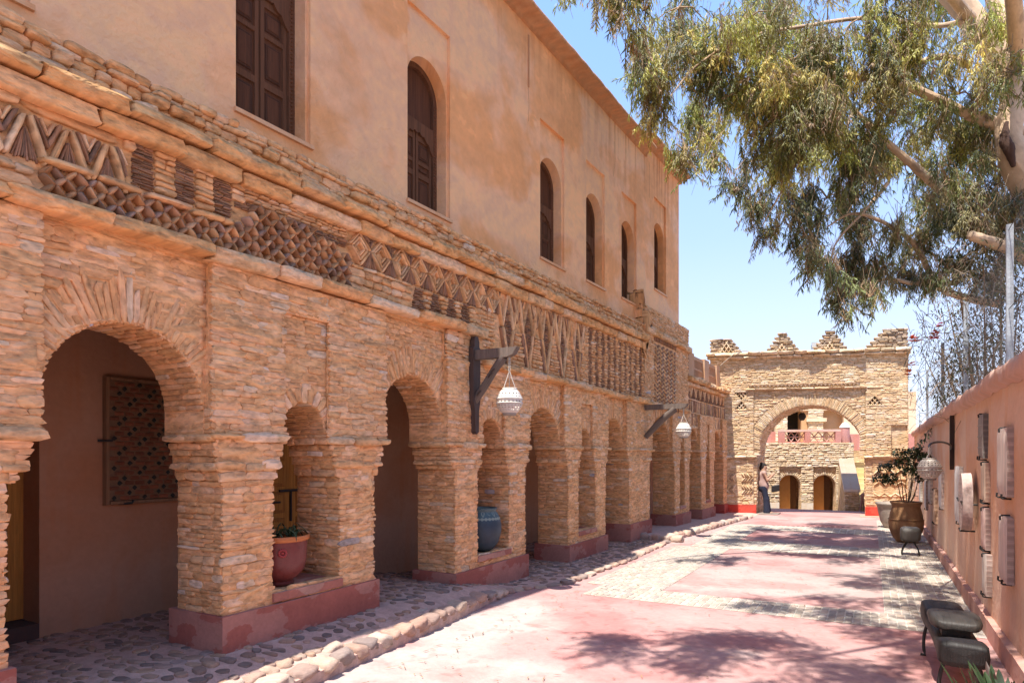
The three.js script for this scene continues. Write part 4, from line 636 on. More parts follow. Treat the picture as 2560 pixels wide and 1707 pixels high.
  for (const [g0, y0, s, n] of [[-0.92, 5.19, 0.27, 4], [0.84, 5.19, 0.18, 3], [2.31, 5.19, 0.18, 3]]) for (let k = 0; k < n; k++) { const f = (k + 0.5) / n; bar(g0 - s + 2 * s * f, y0, g0 - s + 2 * s * f + s * (1 - f), y0 + 1.6 * s * (1 - f), 0.032, 0.05, gcol(r), 0.0, 'lattice_bar'); bar(g0 - s + 2 * s * f, y0, g0 - s + s * f, y0 + 1.6 * s * f, 0.032, 0.05, gcol(r), 0.0, 'lattice_bar'); }
}
{ // floodlight on the roof and lantern under the arch
  const f = thing('floodlight', 'small grey floodlight on the gate roof beside a merlon', 'floodlight', [...MG(1.82, 5.17, -0.3).toArray()]);
  const m = new MB(), Q = (u, v, n) => MG(1.82 + u, 5.17 + v, -0.3 + n); m.box(Q, -0.09, 0.09, 0.1, 0.32, -0.06, 0.0, [0.25, 0.26, 0.28], 0.01); m.build('housing', M_.plain, f);
  const s = new MB(); s.box(Q, -0.075, 0.075, 0.12, 0.30, 0.0, 0.006, [0.5, 0.53, 0.57]); s.build('glass', mat({ vertexColors: true, roughness: 0.15 }), f);
  const b = new MB(); b.box(Q, -0.11, -0.095, 0.0, 0.22, -0.04, -0.02, [0.2, 0.2, 0.2]); b.box(Q, 0.095, 0.11, 0.0, 0.22, -0.04, -0.02, [0.2, 0.2, 0.2]); b.box(Q, -0.11, 0.11, 0, 0.015, -0.05, -0.01, [0.2, 0.2, 0.2]); b.build('bracket', M_.plain, f);
  const w = thing('roof_cable', 'loose grey cable looping over the left corner of the gate roof', 'cable', [...MG(-0.6, 5.15, 0.1).toArray()]);
  const c = new MB(); c.tube([MG(-1.1, 4.75, 0.12), MG(-0.9, 4.9, 0.2), MG(-0.6, 5.14, 0.24), MG(-0.35, 5.22, 0.1), MG(-0.1, 5.19, 0.0)], 0.014, 5, [0.5, 0.42, 0.33]); c.build('cable', M_.plain, w);
}
// ---------------------------------------------------------------- the second court seen through the arch
const MCt = (g, y, d) => MN(g, y, d - 4);
const CB = thing('courtyard_house', 'two-storey stone house behind the gate with two small arches and a pink balcony', 'house', [...MCt(2.4, -0.65, 0).toArray()]);
{
  const r = rng(800), F0 = (d) => (u, v, n) => MCt(u, v, d + n), list = [], w = new MB(), col = (q) => jit(pick([[0.82, 0.67, 0.47], [0.86, 0.71, 0.51], [0.78, 0.62, 0.42], [0.88, 0.77, 0.59]], q), 0.18, q);
  const A = [[1.795, 0.385], [3.04, 0.395]], sp = 0.56;
  slabIn(MCt, [[-2.2, -1.0], ...A.flatMap(([c, a]) => archPts(c, a, sp, -1.0, 14)), [4.06, -1.0], [4.06, 2.2], [-2.2, 2.2]], [], -0.5, -0.1, w, GM);
  slabIn(MCt, [[-2.2, -1.0], [1.40, -1.0], [1.40, 1.28], [2.19, 1.28], [2.19, -1.0], [2.63, -1.0], [2.63, 1.28], [3.44, 1.28], [3.44, -1.0], [4.06, -1.0], [4.06, 2.2], [-2.2, 2.2]], [], -0.1, 0, w, GM);
  w.box((u, v, n) => MCt(u, v, n), -2.2, 4.06, 2.0, 2.2, -3.2, -0.5, GM); w.box((u, v, n) => MCt(u, v, n), -2.2, 7, -1, 2.2, -3.4, -3.2, [0.62, 0.33, 0.14]);
  w.build('wall', M_.stone, CB);
  courses(list, F0(0), -0.12, 2.2, (y) => (y < 1.28 ? [[0.2, 1.40], [2.19, 2.63], [3.44, 4.06]] : [[0.2, 4.06]]), { h: [0.045, 0.10], w: [0.1, 0.34], p: [0.008, 0.034], col, gw: 0.98, gh: 0.95, emb: 0.02 });
  for (const [c, a] of A) { courses(list, F0(-0.1), -0.1, 1.27, (y) => { const q = y - sp, ro = a + 0.2, e = q < 0 ? a : q < ro ? Math.sqrt(ro * ro - q * q) : 0; return e ? [[c - 0.41, c - e], [c + e, c + 0.41]].filter(([m, n]) => n - m > 0.03) : [[c - 0.41, c + 0.41]]; }, { h: [0.04, 0.07], col, p: [0.01, 0.03] }); for (let k = 0; k < 22; k++) { const f = ((k + 0.5) / 22) * Math.PI; list.push({ F: F0(-0.1), u: c + (a + 0.1) * Math.cos(f), v: sp + (a + 0.1) * Math.sin(f), a: f, w: 0.2, h: 0.06, p: rr(0.01, 0.035, r), col: col(r), seed: Math.floor(r() * 1e9), n: 8 }); } }
  emit(CB, list, 'stone', 'stones', M_.stone, 260);
  const pl = new MB(); for (const [a, b] of [[0.2, 1.40], [2.19, 2.63]]) pl.box((u, v, n) => MCt(u, v, n), a, b, -1, -0.12, -0.1, 0.04, [0.82, 0.72, 0.60], 0.01); pl.build('base_course', M_.plaster, CB);
  for (const [c, a] of A) { const m = new MB(); m.box((u, v, n) => MCt(u, v, n), c - a + 0.1, c + 0.12, -0.65, 1.0, -0.75, -0.70, [0.70, 0.36, 0.12]); m.box((u, v, n) => MCt(u, v, n), c + 0.12, c + 0.4, -0.65, 1.0, -1.05, -1.0, [0.25, 0.13, 0.06]); m.build('inner_screen', M_.plaster, CB); }
  // balcony rail: posts and crossed bars
  const PK = [0.62, 0.30, 0.27], rail = new MB(); rail.box((u, v, n) => MCt(u, v, n), 1.38, 3.62, 2.62, 2.72, -0.22, 0.0, [0.80, 0.55, 0.48], 0.01); rail.box((u, v, n) => MCt(u, v, n), 1.38, 3.62, 2.2, 2.25, -0.2, -0.02, PK); const ra = rail.build('balcony_rail', M_.plaster, CB);
  for (const [a, b] of [[1.38, 1.6], [2.33, 2.53], [3.42, 3.62]]) { const m = new MB(); m.box((u, v, n) => MCt(u, v, n), a, b, 2.2, 2.62, -0.22, 0.005, PK); m.build('balcony_post', M_.plaster, ra); }
  for (const [a, b] of [[1.6, 2.33], [2.53, 3.42]]) { const n = b - a > 0.8 ? 3 : 3, s = (b - a) / n; for (let k = 0; k < n; k++) for (const q of [0, 1, 2]) { const x0 = a + k * s, m = new MB(); const P = q === 2 ? [V(...MCt(x0, 2.43, -0.11).toArray()), MCt(x0 + s, 2.43, -0.11)] : q ? [MCt(x0, 2.25, -0.11), MCt(x0 + s, 2.62, -0.11)] : [MCt(x0, 2.62, -0.11), MCt(x0 + s, 2.25, -0.11)]; m.tube(P, 0.02, 5, [0.72, 0.45, 0.38]); m.build('balcony_bar', M_.plaster, ra); } }
  { const m = new MB(); m.box((u, v, n) => MCt(u, v, n), -1, 1.3, 2.2, 2.66, -0.4, -0.2, PK, 0.01); m.build('pink_parapet', M_.plaster, CB); const m2 = new MB(); m2.box((u, v, n) => MCt(u, v, n), 4.0, 7, 1.9, 2.55, -0.7, -0.5, PK, 0.01); m2.build('pink_parapet', M_.plaster, CB); }
  // upper storey behind the balcony
  const up = new MB(), BW = [0.82, 0.68, 0.50]; for (const [a, b] of [[-2, 1.0], [1.62, 2.1], [2.92, 3.5], [4.3, 7]]) up.box((u, v, n) => MCt(u, v, n), a, b, 2.2, 4.0, -3.2, -2.4, BW); up.box((u, v, n) => MCt(u, v, n), 2.66, 2.92, 2.2, 4.0, -3.2, -2.45, [0.62, 0.38, 0.2]); up.box((u, v, n) => MCt(u, v, n), -2, 7, 3.6, 4.3, -3.2, -2.38, BW); up.box((u, v, n) => MCt(u, v, n), 2.85, 3.62, 3.13, 3.28, -3.2, -2.3, BW); up.box((u, v, n) => MCt(u, v, n), 3.5, 4.3, 2.2, 4, -3.2, -2.7, [0.55, 0.38, 0.24]); up.build('upper_wall', M_.plaster, CB);
  const dk = new MB(); dk.box((u, v, n) => MCt(u, v, n), -2, 7, 2.2, 4.0, -3.5, -3.19, [0.02, 0.016, 0.013]); dk.build('black_backing', M_.plain, CB);  // near-black slab behind the wall gaps, shade of the rooms put into colour
  const ul = []; courses(ul, F0(-2.4), 2.2, 3.6, () => [[1.62, 2.1], [2.92, 3.5]], { h: [0.07, 0.12], w: [0.15, 0.35], col, p: [0.01, 0.03] }); emit(CB, ul, 'upper_stone', 'upper_stones', M_.stone, 60);
  // ramp wall beside the stair
  const rp = thing('stair_wall', 'sloping stone wall with a broad white top beside the yellow stair', 'wall', [...MCt(3.7, -0.65, 1).toArray()]);
  { const m = new MB(); const tp = (u, n) => mix(0.48, 1.58, clamp((1.25 - n) / 1.15)); const P = (u, y, n) => MCt(u, y, n); m.quad(P(3.44, -1, 1.25), P(3.92, -1, 1.25), P(3.92, 0.46, 1.25), P(3.44, 0.46, 1.25), GM); m.quad(P(3.44, -1, 0.1), P(3.44, -1, 1.25), P(3.44, 0.46, 1.25), P(3.52, 1.56, 0.1), GM); m.quad(P(3.92, -1, 1.25), P(3.92, -1, 0.1), P(3.98, 1.56, 0.1), P(3.92, 0.46, 1.25), GM); m.build('side_wall', M_.stone, rp);
    const t = new MB(); t.quad(P(3.40, 0.48, 1.30), P(3.95, 0.48, 1.30), P(4.02, 1.6, 0.1), P(3.50, 1.6, 0.1), [0.48, 0.43, 0.38]); t.quad(P(3.40, 0.38, 1.30), P(3.95, 0.38, 1.30), P(3.95, 0.48, 1.30), P(3.40, 0.48, 1.30), [0.8, 0.76, 0.72]); t.quad(P(3.40, 0.38, 1.3), P(3.40, 0.48, 1.3), P(3.5, 1.6, 0.1), P(3.5, 1.5, 0.1), [0.8, 0.76, 0.72]); t.build('white_top', M_.plaster, rp);
    const ls = []; courses(ls, F0(1.25), -0.3, 0.42, () => [[3.44, 3.92]], { h: [0.05, 0.1], w: [0.12, 0.3], p: [0.02, 0.05], col, gh: 0.88 }); emit(rp, ls, 'stone', 'stones', M_.stone, 60);
    const rb = new MB(); rb.box(P, 3.42, 3.95, -1, -0.42, 0.1, 1.28, [0.45, 0.1, 0.08]); rb.build('painted_base', M_.paint, rp); }
  const stp = thing('outdoor_stair', 'pale yellow stair climbing to the right behind the gate', 'stair', [...MCt(4.3, -0.65, 0.8).toArray()]);
  for (let k = 0; k < 10; k++) { const m = new MB(); m.box((u, v, n) => MCt(u, v, n), 3.985, 5.4, -1, -0.35 + k * 0.2, 1.3 - (k + 1) * 0.24 - 1.2, 1.3 - k * 0.24, [0.80, 0.66, 0.36], 0.008); m.build('step', M_.plaster, stp); }
  { const m = new MB(); m.box((u, v, n) => MCt(u, v, n), 3.6, 5.4, -1, -0.475, 1.33, 2.0, [0.42, 0.33, 0.26], 0.008); m.build('landing', M_.plaster, stp); const s = new MB(); s.box((u, v, n) => MCt(u, v, n), 4.22, 5.4, -0.9, 0.25, 1.12, 1.8, [0.72, 0.58, 0.34], 0.01); s.build('side_block', M_.plaster, stp); }
  const bw = thing('stair_back_wall', 'plain stone wall at the head of the yellow stair', 'wall', [...MCt(5, -0.6, -1.5).toArray()]); { const m = new MB(); m.box((u, v, n) => MCt(u, v, n), 4.06, 7, -1, 2.1, -3.1, -1.35, GM); m.build('wall', M_.stone, bw); }
  const pot = thing('pink_drum', 'round pink plastered drum with pale conical cap beside the balcony', 'drum', [...MCt(3.82, 2.2, -0.3).toArray()]);
  { const m = new MB(), q = MCt(3.82, 2.2, -0.3); m.lathe([[0, 0], [0.17, 0], [0.17, 0.55], [0.165, 0.6]], [q.x, q.y, q.z], 20, [0.66, 0.36, 0.35]); m.build('drum', M_.plaster, pot); const t = new MB(); t.lathe([[0.19, 0.58], [0.19, 0.62], [0.09, 0.76], [0, 0.80]], [q.x, q.y, q.z], 20, [0.80, 0.74, 0.70]); t.build('cap', M_.plaster, pot); }
  const fl = new MB(); fl.quad(MG(-9, -0.68, -1.7), MG(10, -0.68, -1.7), MG(10, -0.68, -10), MG(-9, -0.68, -10), [0.74, 0.58, 0.46]); struct(fl.build('second_court_floor', M_.floor, scene));
  const th = thing('threshold_steps', 'low worn steps of pale brick across the gate opening', 'step', [...MG(1.7, -0.5, -1.8).toArray()]);
  for (let k = 0; k < 2; k++) { const m = new MB(); m.box((u, v, n) => MG(u, v, n), 0.03, 3.37, -0.9, -0.42 - k * 0.13, -2.1 - k * 0.3, -1.8 - k * 0.3 + 0.001, [0.72, 0.55, 0.44], 0.006); m.build('step', M_.plaster, th); }
}

// ---------------------------------------------------------------- pink boundary wall on the right, what hangs on it and the fence behind it
const WR = (r, y, d) => { const x0 = 1.055 + (0.15 / 18.36) * (r - 6.64); return V(x0 - d, y, -r); };   // r runs away from us, d out from the wall into the court
const bwall = thing('boundary_wall', 'long pink plastered wall with rough coping on the right of the courtyard', 'wall', [1.15, -0.15, -12]);
{
  const PK = (s, y) => { const k = fbm(s * 0.9 + 20, y * 0.5 + 7, 999, 999, 900, 4), e = sst(0.45, 0.7, k); return [mix(0.88, 0.91, e), mix(0.58, 0.67, e), mix(0.41, 0.50, e)]; };
  const w = new MB(), N = 90, M = 14; const rows = [];
  for (let i = 0; i <= N; i++) { const r = mix(-3, 24.6, i / N); for (let j = 0; j <= M; j++) { const y = mix(-0.6, 2.32, j / M), e = (fbm(r * 1.3 + 5, y * 1.3 + 5, 999, 999, 5, 4) - 0.5) * 0.03, q = WR(r, y, e); w.v(q.x, q.y, q.z, r, y, PK(r, y)); } }
  for (let i = 0; i < N; i++) for (let j = 0; j < M; j++) { const q = i * (M + 1) + j; w.i.push(q, q + 1, q + M + 1, q + 1, q + M + 2, q + M + 1); }
  w.box((u, v, n) => WR(u, v, n), -3, 24.6, -0.6, 2.32, -0.24, -0.03, [0.66, 0.37, 0.28]); w.build('wall', M_.plaster, bwall);
  const c = new MB(), pr = [[-0.26, 2.28], [-0.28, 2.44], [-0.12, 2.50], [0.05, 2.49], [0.085, 2.44], [0.08, 2.34], [0.0, 2.30]]; let prev;
  for (let k = 0; k <= 260; k++) { const r = mix(-3, 24.6, k / 260), e = fbm(r * 3 + 7, 3, 9999, 9999, 8, 4) - 0.5, row = pr.map(([d, y], j) => { const f = fbm(r * 5 + j * 7, j, 9999, 9999, 12, 3) - 0.5, q = WR(r, y + (e + f) * 0.045, d + f * 0.05); return c.v(q.x, q.y, q.z, r, j * 0.1, jit([0.70, 0.44, 0.35], 0.18)); }); if (prev) for (let j = 0; j < pr.length - 1; j++) c.i.push(prev[j], prev[j + 1], row[j + 1], prev[j], row[j + 1], row[j]); prev = row; }
  c.build('coping', M_.plaster, bwall);
  const b = new MB(); for (let k = 0; k < 20; k++) { const r0 = -3 + k * 1.38, y = pg(-r0 - 0.7); b.box((u, v, n) => WR(u, v, n), r0, r0 + 1.38, y - 0.2, y + 0.20, -0.02, 0.055 + 0.001 * (k % 2), [0.60, 0.34, 0.28], 0.01); } b.build('base_course', M_.plaster, bwall);
}
{ // old carved boards and stone slabs held on the wall by iron hooks
  const r = rng(910), TB = [
    ['broad weathered board, upper of the two nearest on the pink wall', 6.9, 7.40, 1.33, 1.93, [0.56, 0.43, 0.38], 3],
    ['broad weathered board with notched foot, lower of the two nearest on the pink wall', 6.9, 7.30, 0.59, 1.16, [0.54, 0.42, 0.38], 3],
    ['dark grey grooved slab at the head of the column of four on the pink wall', 8.36, 8.68, 1.66, 2.13, [0.24, 0.22, 0.20], 2],
    ['tan slab second from the top in the column of four on the pink wall', 8.20, 8.42, 1.21, 1.62, [0.62, 0.42, 0.32], 2],
    ['grooved mauve slab third from the top in the column of four on the pink wall', 8.20, 8.44, 0.72, 1.15, [0.52, 0.38, 0.34], 2],
    ['pale pitted slab at the foot of the column of four on the pink wall', 8.12, 8.38, 0.26, 0.68, [0.60, 0.47, 0.42], 2],
    ['tall white slab beside the round disc on the pink wall, its edge in full sun', 10.66, 11.24, 0.77, 1.54, [0.76, 0.70, 0.64], 1],
    ['white slab with faint red marks beyond the wall lantern', 13.6, 14.1, 0.76, 1.40, [0.74, 0.62, 0.57], 1],
    ['narrow brown board hung low between two white slabs', 15.1, 15.5, 0.37, 1.04, [0.55, 0.36, 0.25], 2],
    ['white slab hung behind the wall lantern on the pink wall', 16.4, 17.0, 0.68, 1.34, [0.78, 0.72, 0.66], 1],
    ['short pale board far along the wall, low behind the lantern', 17.9, 18.3, 0.45, 1.11, [0.66, 0.54, 0.48], 1],
    ['small white slab far along the wall beside the potted tree', 20.2, 20.6, 0.47, 1.0, [0.80, 0.76, 0.70], 1],
    ['small mauve board high on the far end of the wall', 21.1, 21.5, 1.25, 1.82, [0.52, 0.36, 0.32], 1],
    ['long narrow board nearest the far end of the wall', 22.3, 22.7, 0.53, 1.45, [0.58, 0.42, 0.36], 1]];
  const slabM = mat({ vertexColors: true, map: T.wood, bumpMap: T.woodB, bumpScale: 0.008 });
  TB.forEach(([label, a, b, y0, y1, col, hooks]) => {
    const t = thing('hung_slab', label, 'slab', [...WR((a + b) / 2, y0, 0.05).toArray()], 'old boards and slabs hung along the pink wall');
    const m = new MB(), d0 = 0.012, d1 = 0.062, N = 9, K = 8, P = [];
    for (let i = 0; i <= N; i++) for (let j = 0; j <= K; j++) { const u = mix(a, b, i / N), v = mix(y0, y1, j / K), ed = Math.min(i, N - i, j, K - j) === 0, e = (fbm(u * 9 + 3, v * 9, 999, 999, 30, 3) - 0.5), q = WR(u + (i === 0 || i === N ? e * 0.012 : 0), v + (j === 0 || j === K ? e * 0.016 : 0), d1 - (ed ? 0.014 : 0) + e * 0.002); P.push(q); m.v(q.x, q.y, q.z, u * 2.2 + y0, v, col.map((q) => Math.min(0.9, q * 1.75))); }
    const id = (i, j) => i * (K + 1) + j; for (let i = 0; i < N; i++) for (let j = 0; j < K; j++) m.i.push(id(i, j), id(i, j + 1), id(i + 1, j + 1), id(i, j), id(i + 1, j + 1), id(i + 1, j));
    const loop = []; for (let i = 0; i < N; i++) loop.push([i, 0]); for (let j = 0; j < K; j++) loop.push([N, j]); for (let i = N; i > 0; i--) loop.push([i, K]); for (let j = K; j > 0; j--) loop.push([0, j]);
    for (let k = 0; k < loop.length; k++) { const A = P[id(...loop[k])], B = P[id(...loop[(k + 1) % loop.length])], back = (p) => V(p.x + (d1 - d0), p.y, p.z); m.quad(A, B, back(B), back(A), mul(col, 0.95)); }
    m.build('board', slabM, t);
    const hk = (u, y, s) => { const h = new MB(); h.tube([WR(u, y - s * 0.016, 0.0), WR(u, y - s * 0.014, 0.064), WR(u, y - s * 0.008, 0.073), WR(u, y + s * 0.026, 0.070)], 0.008, 6); h.build('hook', M_.iron, t); };
    hk(mix(a, b, 0.25), y0, 1); if (hooks > 1) hk(mix(a, b, 0.75), y0, 1); if (hooks > 1) hk(mix(a, b, 0.5), y1 - 0.01, -1);
    if (hooks === 2 && col[0] < 0.3) { const g = new MB(); for (let k = 1; k < 4; k++) g.box((u, v, n) => WR(u, v, n), a + 0.01, b - 0.01, mix(y0, y1, k / 4) - 0.004, mix(y0, y1, k / 4) + 0.004, d1, d1 + 0.004, [0.45, 0.42, 0.38]); g.build('wire', M_.plain, t); }
  });
  // the round slab
  const d = thing('round_slab', 'round wooden disc with iron hooks on the pink wall', 'disc', [...WR(9.46, 0.8, 0.05).toArray()]), m = new MB();
  const g = new THREE.CylinderGeometry(0.34, 0.345, 0.10, 40, 1); m.geo(g, (x, y, z) => WR(9.46 + x * 0.72, 1.14 + z, 0.095 + y), [0.60, 0.47, 0.43]); m.build('disc', slabM, d);
  for (const [u, y] of [[9.24, 1.12], [9.68, 1.14], [9.46, 0.79]]) { const h = new MB(); h.tube([WR(u, y, 0), WR(u, y, 0.15), WR(u, y + 0.04, 0.16)], 0.011, 6); h.build('hook', M_.iron, d); }
}
// ---- wire fence standing on the far side of the wall
{
  const f = thing('wire_fence', 'tall chain-link fence on galvanized posts behind the pink wall', 'fence', [...WR(14, 2.3, -0.2).toArray()]);
  const posts = [4.4, 8.4, 12.3, 16.5, 21.6];
  for (const p of posts) { const m = new MB(); m.box((u, v, n) => WR(u, v, n), p - 0.03, p + 0.03, 0, 4.08, -0.21, -0.15, [0.42, 0.46, 0.50], 0.004); m.build('post', M_.plain, f); }
  const wires = new MB(), step = 0.05, y0 = 2.35, y1 = 4.02, r0 = 6.2, r1 = 21.6, h = y1 - y0, wc = [0.24, 0.26, 0.28];
  const thin = (P, Q, w) => { const e = V(0, w, 0), g = V(0, 0, w); wires.quad(P.clone().sub(g), Q.clone().sub(g), Q.clone().add(g), P.clone().add(g), wc); };
  for (let k = -Math.ceil(h / step); k * step + r0 < r1; k++) for (const q of [1, -1]) { const a = r0 + k * step, b = a + h; let ua = q > 0 ? a : a, ub = b, va = q > 0 ? y0 : y1, vb = q > 0 ? y1 : y0; if (ua < r0) { va += (vb - va) * (r0 - ua) / h; ua = r0; } if (ub > r1) { vb = va + (vb - va) * (r1 - ua) / (ub - ua); ub = r1; } if (ub - ua > 0.05) thin(WR(ua, va, -0.18), WR(ub, vb, -0.18), 0.0026); }
  wires.build('wire_mesh', mat({ vertexColors: true, roughness: 0.6, metalness: 0.3 }), f, { kind: 'stuff' });
  for (const y of [2.4, 3.2, 4.02]) { const m = new MB(); m.tube([WR(4.4, y, -0.17), WR(21.6, y, -0.17)], 0.004, 4, wc); m.build('line_wire', M_.iron, f); }
}

// ---------------------------------------------------------------- lanterns
T.pierce = tex(1024, 512, (u, v) => {        // openings cut through the glazed clay: rings of small leaves and rosettes
  let hole = 0; const row = (v0, v1, n, f) => { if (v > v0 && v < v1) { const a = (u * n) % 1 - 0.5, b = (v - v0) / (v1 - v0) - 0.5; if (f(a, b)) hole = 1; } };
  row(0.40, 0.52, 20, (a, b) => a * a * 2.2 + b * b < 0.10); row(0.60, 0.70, 20, (a, b) => Math.abs(a) * 1.3 + Math.abs(b) < 0.28); row(0.70, 0.80, 18, (a, b) => a * a * 1.5 + b * b < 0.07); row(0.80, 0.88, 18, (a, b) => Math.abs(a) * 1.2 + Math.abs(b) < 0.26);
  row(0.22, 0.30, 20, (a, b) => a * a * 1.6 + b * b < 0.09); row(0.12, 0.22, 24, (a, b) => Math.abs(a) + Math.abs(b) < 0.3); row(0.30, 0.37, 22, (a, b) => a * a + b * b < 0.08);
  const l = 0.9 + 0.15 * (fbm(u * 40, v * 20, 40, 20, 950, 3) - 0.5); return [l, l, l, hole ? 0 : 1];
});
const pierced = (col) => { const m = mat({ color: C(...col), map: T.pierce, alphaTest: 0.5, side: THREE.DoubleSide, roughness: 0.7 }); return m; };
const LW = pierced([0.74, 0.68, 0.60]), LG = pierced([0.55, 0.48, 0.41]), LD = pierced([0.03, 0.028, 0.025]);
function lantern(label, at, rad, m, top, group, name = 'hanging_lantern') {
  const t = thing(name, label, 'lantern', at, group), [x, y, z] = at, prof = [];
  for (let k = 0; k <= 24; k++) { const f = mix(-1.02, 1.08, k / 24); prof.push([rad * Math.cos(f) * (1 + 0.02 * Math.sin(k)), y + rad * 1.08 * Math.sin(f)]); }
  const b = new MB(), g = new THREE.LatheGeometry(prof.map(([r, h]) => new THREE.Vector2(r, h)), 40); { const U = g.attributes.uv; b.geo(g, (a, h, c) => V(x + a, h, z + c)); }
  b.build('globe', m, t);
  const c = m.color, col = [c.r, c.g, c.b];
  const ring = (h, r, w) => { const q = new MB(); q.geo(new THREE.TorusGeometry(r, w, 8, 40), (a, e, d) => V(x + a, y + h + d * 1.2, z + e), col); q.build('ring', M_.plain, t); };
  ring(rad * 0.18, rad * 1.0, rad * 0.045); ring(-rad * 0.16, rad * 1.0, rad * 0.06); ring(rad * 0.95, rad * 0.52, rad * 0.06);
  { const q = new MB(); q.lathe([[0, -rad * 1.08], [rad * 0.5, -rad * 1.08], [rad * 0.56, -rad * 0.92], [rad * 0.5, -rad * 0.9]], [x, y, z], 28, mul(col, 0.6)); q.build('foot', M_.plain, t); }
  if (top) { const q = new MB(), h = y + rad; for (let k = 0; k < 3; k++) { const f = (k / 3) * 2 * Math.PI; q.tube([V(x + Math.cos(f) * rad * 0.5, h, z + Math.sin(f) * rad * 0.5), V(x, mix(h, top, 0.55), z)], 0.006, 5, [0.7, 0.6, 0.5]); } const n = 9; for (let k = 0; k < n; k++) q.geo(new THREE.TorusGeometry(0.014, 0.0045, 5, 8), (a, e, d) => (k % 2 ? V(x + a, mix(mix(h, top, 0.5), top, (k + 0.5) / n) + e * 1.6, z + d) : V(x + d, mix(mix(h, top, 0.5), top, (k + 0.5) / n) + e * 1.6, z + a)), [0.7, 0.62, 0.52]); q.build('chain', M_.plain, t); }
  return t;
}
const bracketM = mat({ vertexColors: true, map: rep(T.wood, 3, 1), bumpMap: rep(T.woodB, 3, 1), bumpScale: 0.006, roughness: 0.7 });
{ // carved wooden brackets on the arcade
  const DK = [0.085, 0.052, 0.042], PA = [0.20, 0.155, 0.13];
  const br = (label, s, yA, tip, post, w) => {
    const t = thing('lantern_bracket', label, 'bracket', [...MA(s, yA, 0).toArray()], 'wooden lantern brackets on the arcade'), F = (u, v, n) => MA(s + u, v, n);
    const arm = new MB(); const P = (pts, u0, u1, col) => slabIn((n, v, u) => F(-u, v, n), pts, [], -u1, -u0, arm, col);
    P([[0.0, yA - 0.06], [tip - 0.12, yA - 0.06], [tip - 0.03, yA - 0.03], [tip + 0.03, yA + 0.055], [0, yA + 0.055]], -w / 2, w / 2, PA); arm.build('arm', bracketM, t);
    const brace = new MB(); brace.tube([F(0, yA - (post ? 0.62 : 0.68), 0.02), F(0, yA - 0.42, tip * 0.28), F(0, yA - 0.22, tip * 0.5), F(0, yA - 0.05, tip * 0.72)], (post ? [0.05, 0.052, 0.05, 0.06] : [0.06, 0.075, 0.075, 0.085]), 8, PA); brace.build('brace', bracketM, t);
    for (const f of [0.25, 0.62, 0.7]) { const k = new MB(), y = mix(yA - 0.65, yA - 0.05, f), d = mix(0.02, tip * 0.72, f); k.geo(new THREE.TorusGeometry(0.055, 0.012, 6, 16), (a, b, c) => F(a, y + b * 0.72 - c * 0.7, d + b * 0.7 + c * 0.7), DK); k.build('carved_ring', bracketM, t); }
    if (post) { const m = new MB(); slabIn((u, v, n) => F(u, v, n), [[-0.03, yA - 1.0], [0.0, yA - 1.03], [0.05, yA - 1.0], [0.055, yA - 0.72], [0.085, yA - 0.6], [0.085, yA + 0.08], [0.06, yA + 0.1], [0.06, yA + 0.16], [0.03, yA + 0.22], [-0.03, yA + 0.22], [-0.06, yA + 0.16], [-0.06, yA + 0.1], [-0.085, yA + 0.08], [-0.085, yA - 0.6], [-0.05, yA - 0.72]], [], 0.005, 0.075, m, DK); m.build('back_plate', bracketM, t); }
    else { const m = new MB(); m.tube([F(0, yA - 0.06, tip - 0.2), F(0, yA - 0.15, tip - 0.2)], 0.01, 5); m.build('hook', M_.iron, t); }
    return t;
  };
  br('dark carved wooden bracket with tall back plate on the second pier, nearer of two', 7.24, 3.0, 0.66, true, 0.10);
  lantern('white pierced clay lantern on a chain from the nearer carved bracket', [...MA(7.24, 2.38, 0.56).toArray()], 0.165, LW, 2.95, 'white clay lanterns on the arcade');
  br('plain weathered wooden bracket on the fourth pier, farther of two', 14.6, 2.80, 0.98, false, 0.13);
  lantern('white pierced clay lantern hung by a wire from the farther plain bracket', [...MA(14.6, 2.26, 0.90).toArray()], 0.165, LW, 2.76, 'white clay lanterns on the arcade');
}
{ // iron wall lantern on the right
  const dk = [0.05, 0.032, 0.026], one = (labelB, labelL, r, yTop, yBot, yL, out, rad, zoff) => {
    const t = thing('wall_bracket', labelB, 'bracket', [...WR(r, yBot, 0).toArray()]);
    const m = new MB(); slabIn((u, v, n) => WR(r - u, v, n), [[-0.03, yBot + 0.06], [0, yBot], [0.03, yBot + 0.06], [0.04, yBot + 0.25], [0.05, yBot + 0.3], [0.05, yTop - 0.2], [0.035, yTop - 0.1], [0.03, yTop], [-0.03, yTop], [-0.035, yTop - 0.1], [-0.05, yTop - 0.2], [-0.05, yBot + 0.3], [-0.04, yBot + 0.25]], [], 0.005, 0.06, m, dk); m.build('back_plate', M_.wood, t);
    const a = new MB(), pts = []; for (let k = 0; k <= 12; k++) { const f = Math.PI * (k / 12); pts.push(WR(r - zoff * (k / 12), yL + rad + 0.13 + 0.09 * Math.sin(f), 0.05 + (out - 0.05) * (0.5 - 0.5 * Math.cos(f)))); } a.tube(pts, 0.014, 7); a.build('curved_arm', M_.iron, t);
    const L = WR(r - zoff, yL, out); lantern(labelL, [L.x, L.y, L.z], rad, LG, yL + rad + 0.12, null, 'wall_lantern');
  };
  one('dark wooden plate with curved iron arm high on the pink wall', 'grey pierced metal lantern hanging from the curved iron arm on the pink wall', 11.9, 2.30, 1.48, 1.53, 0.46, 0.128, 2.45);
}
{ const q = MG(1.36, 3.06, -1.2); lantern('black globe lantern hanging under the crown of the gate arch', [q.x, q.y, q.z], 0.125, LD, 3.36, null, 'gate_lantern'); }

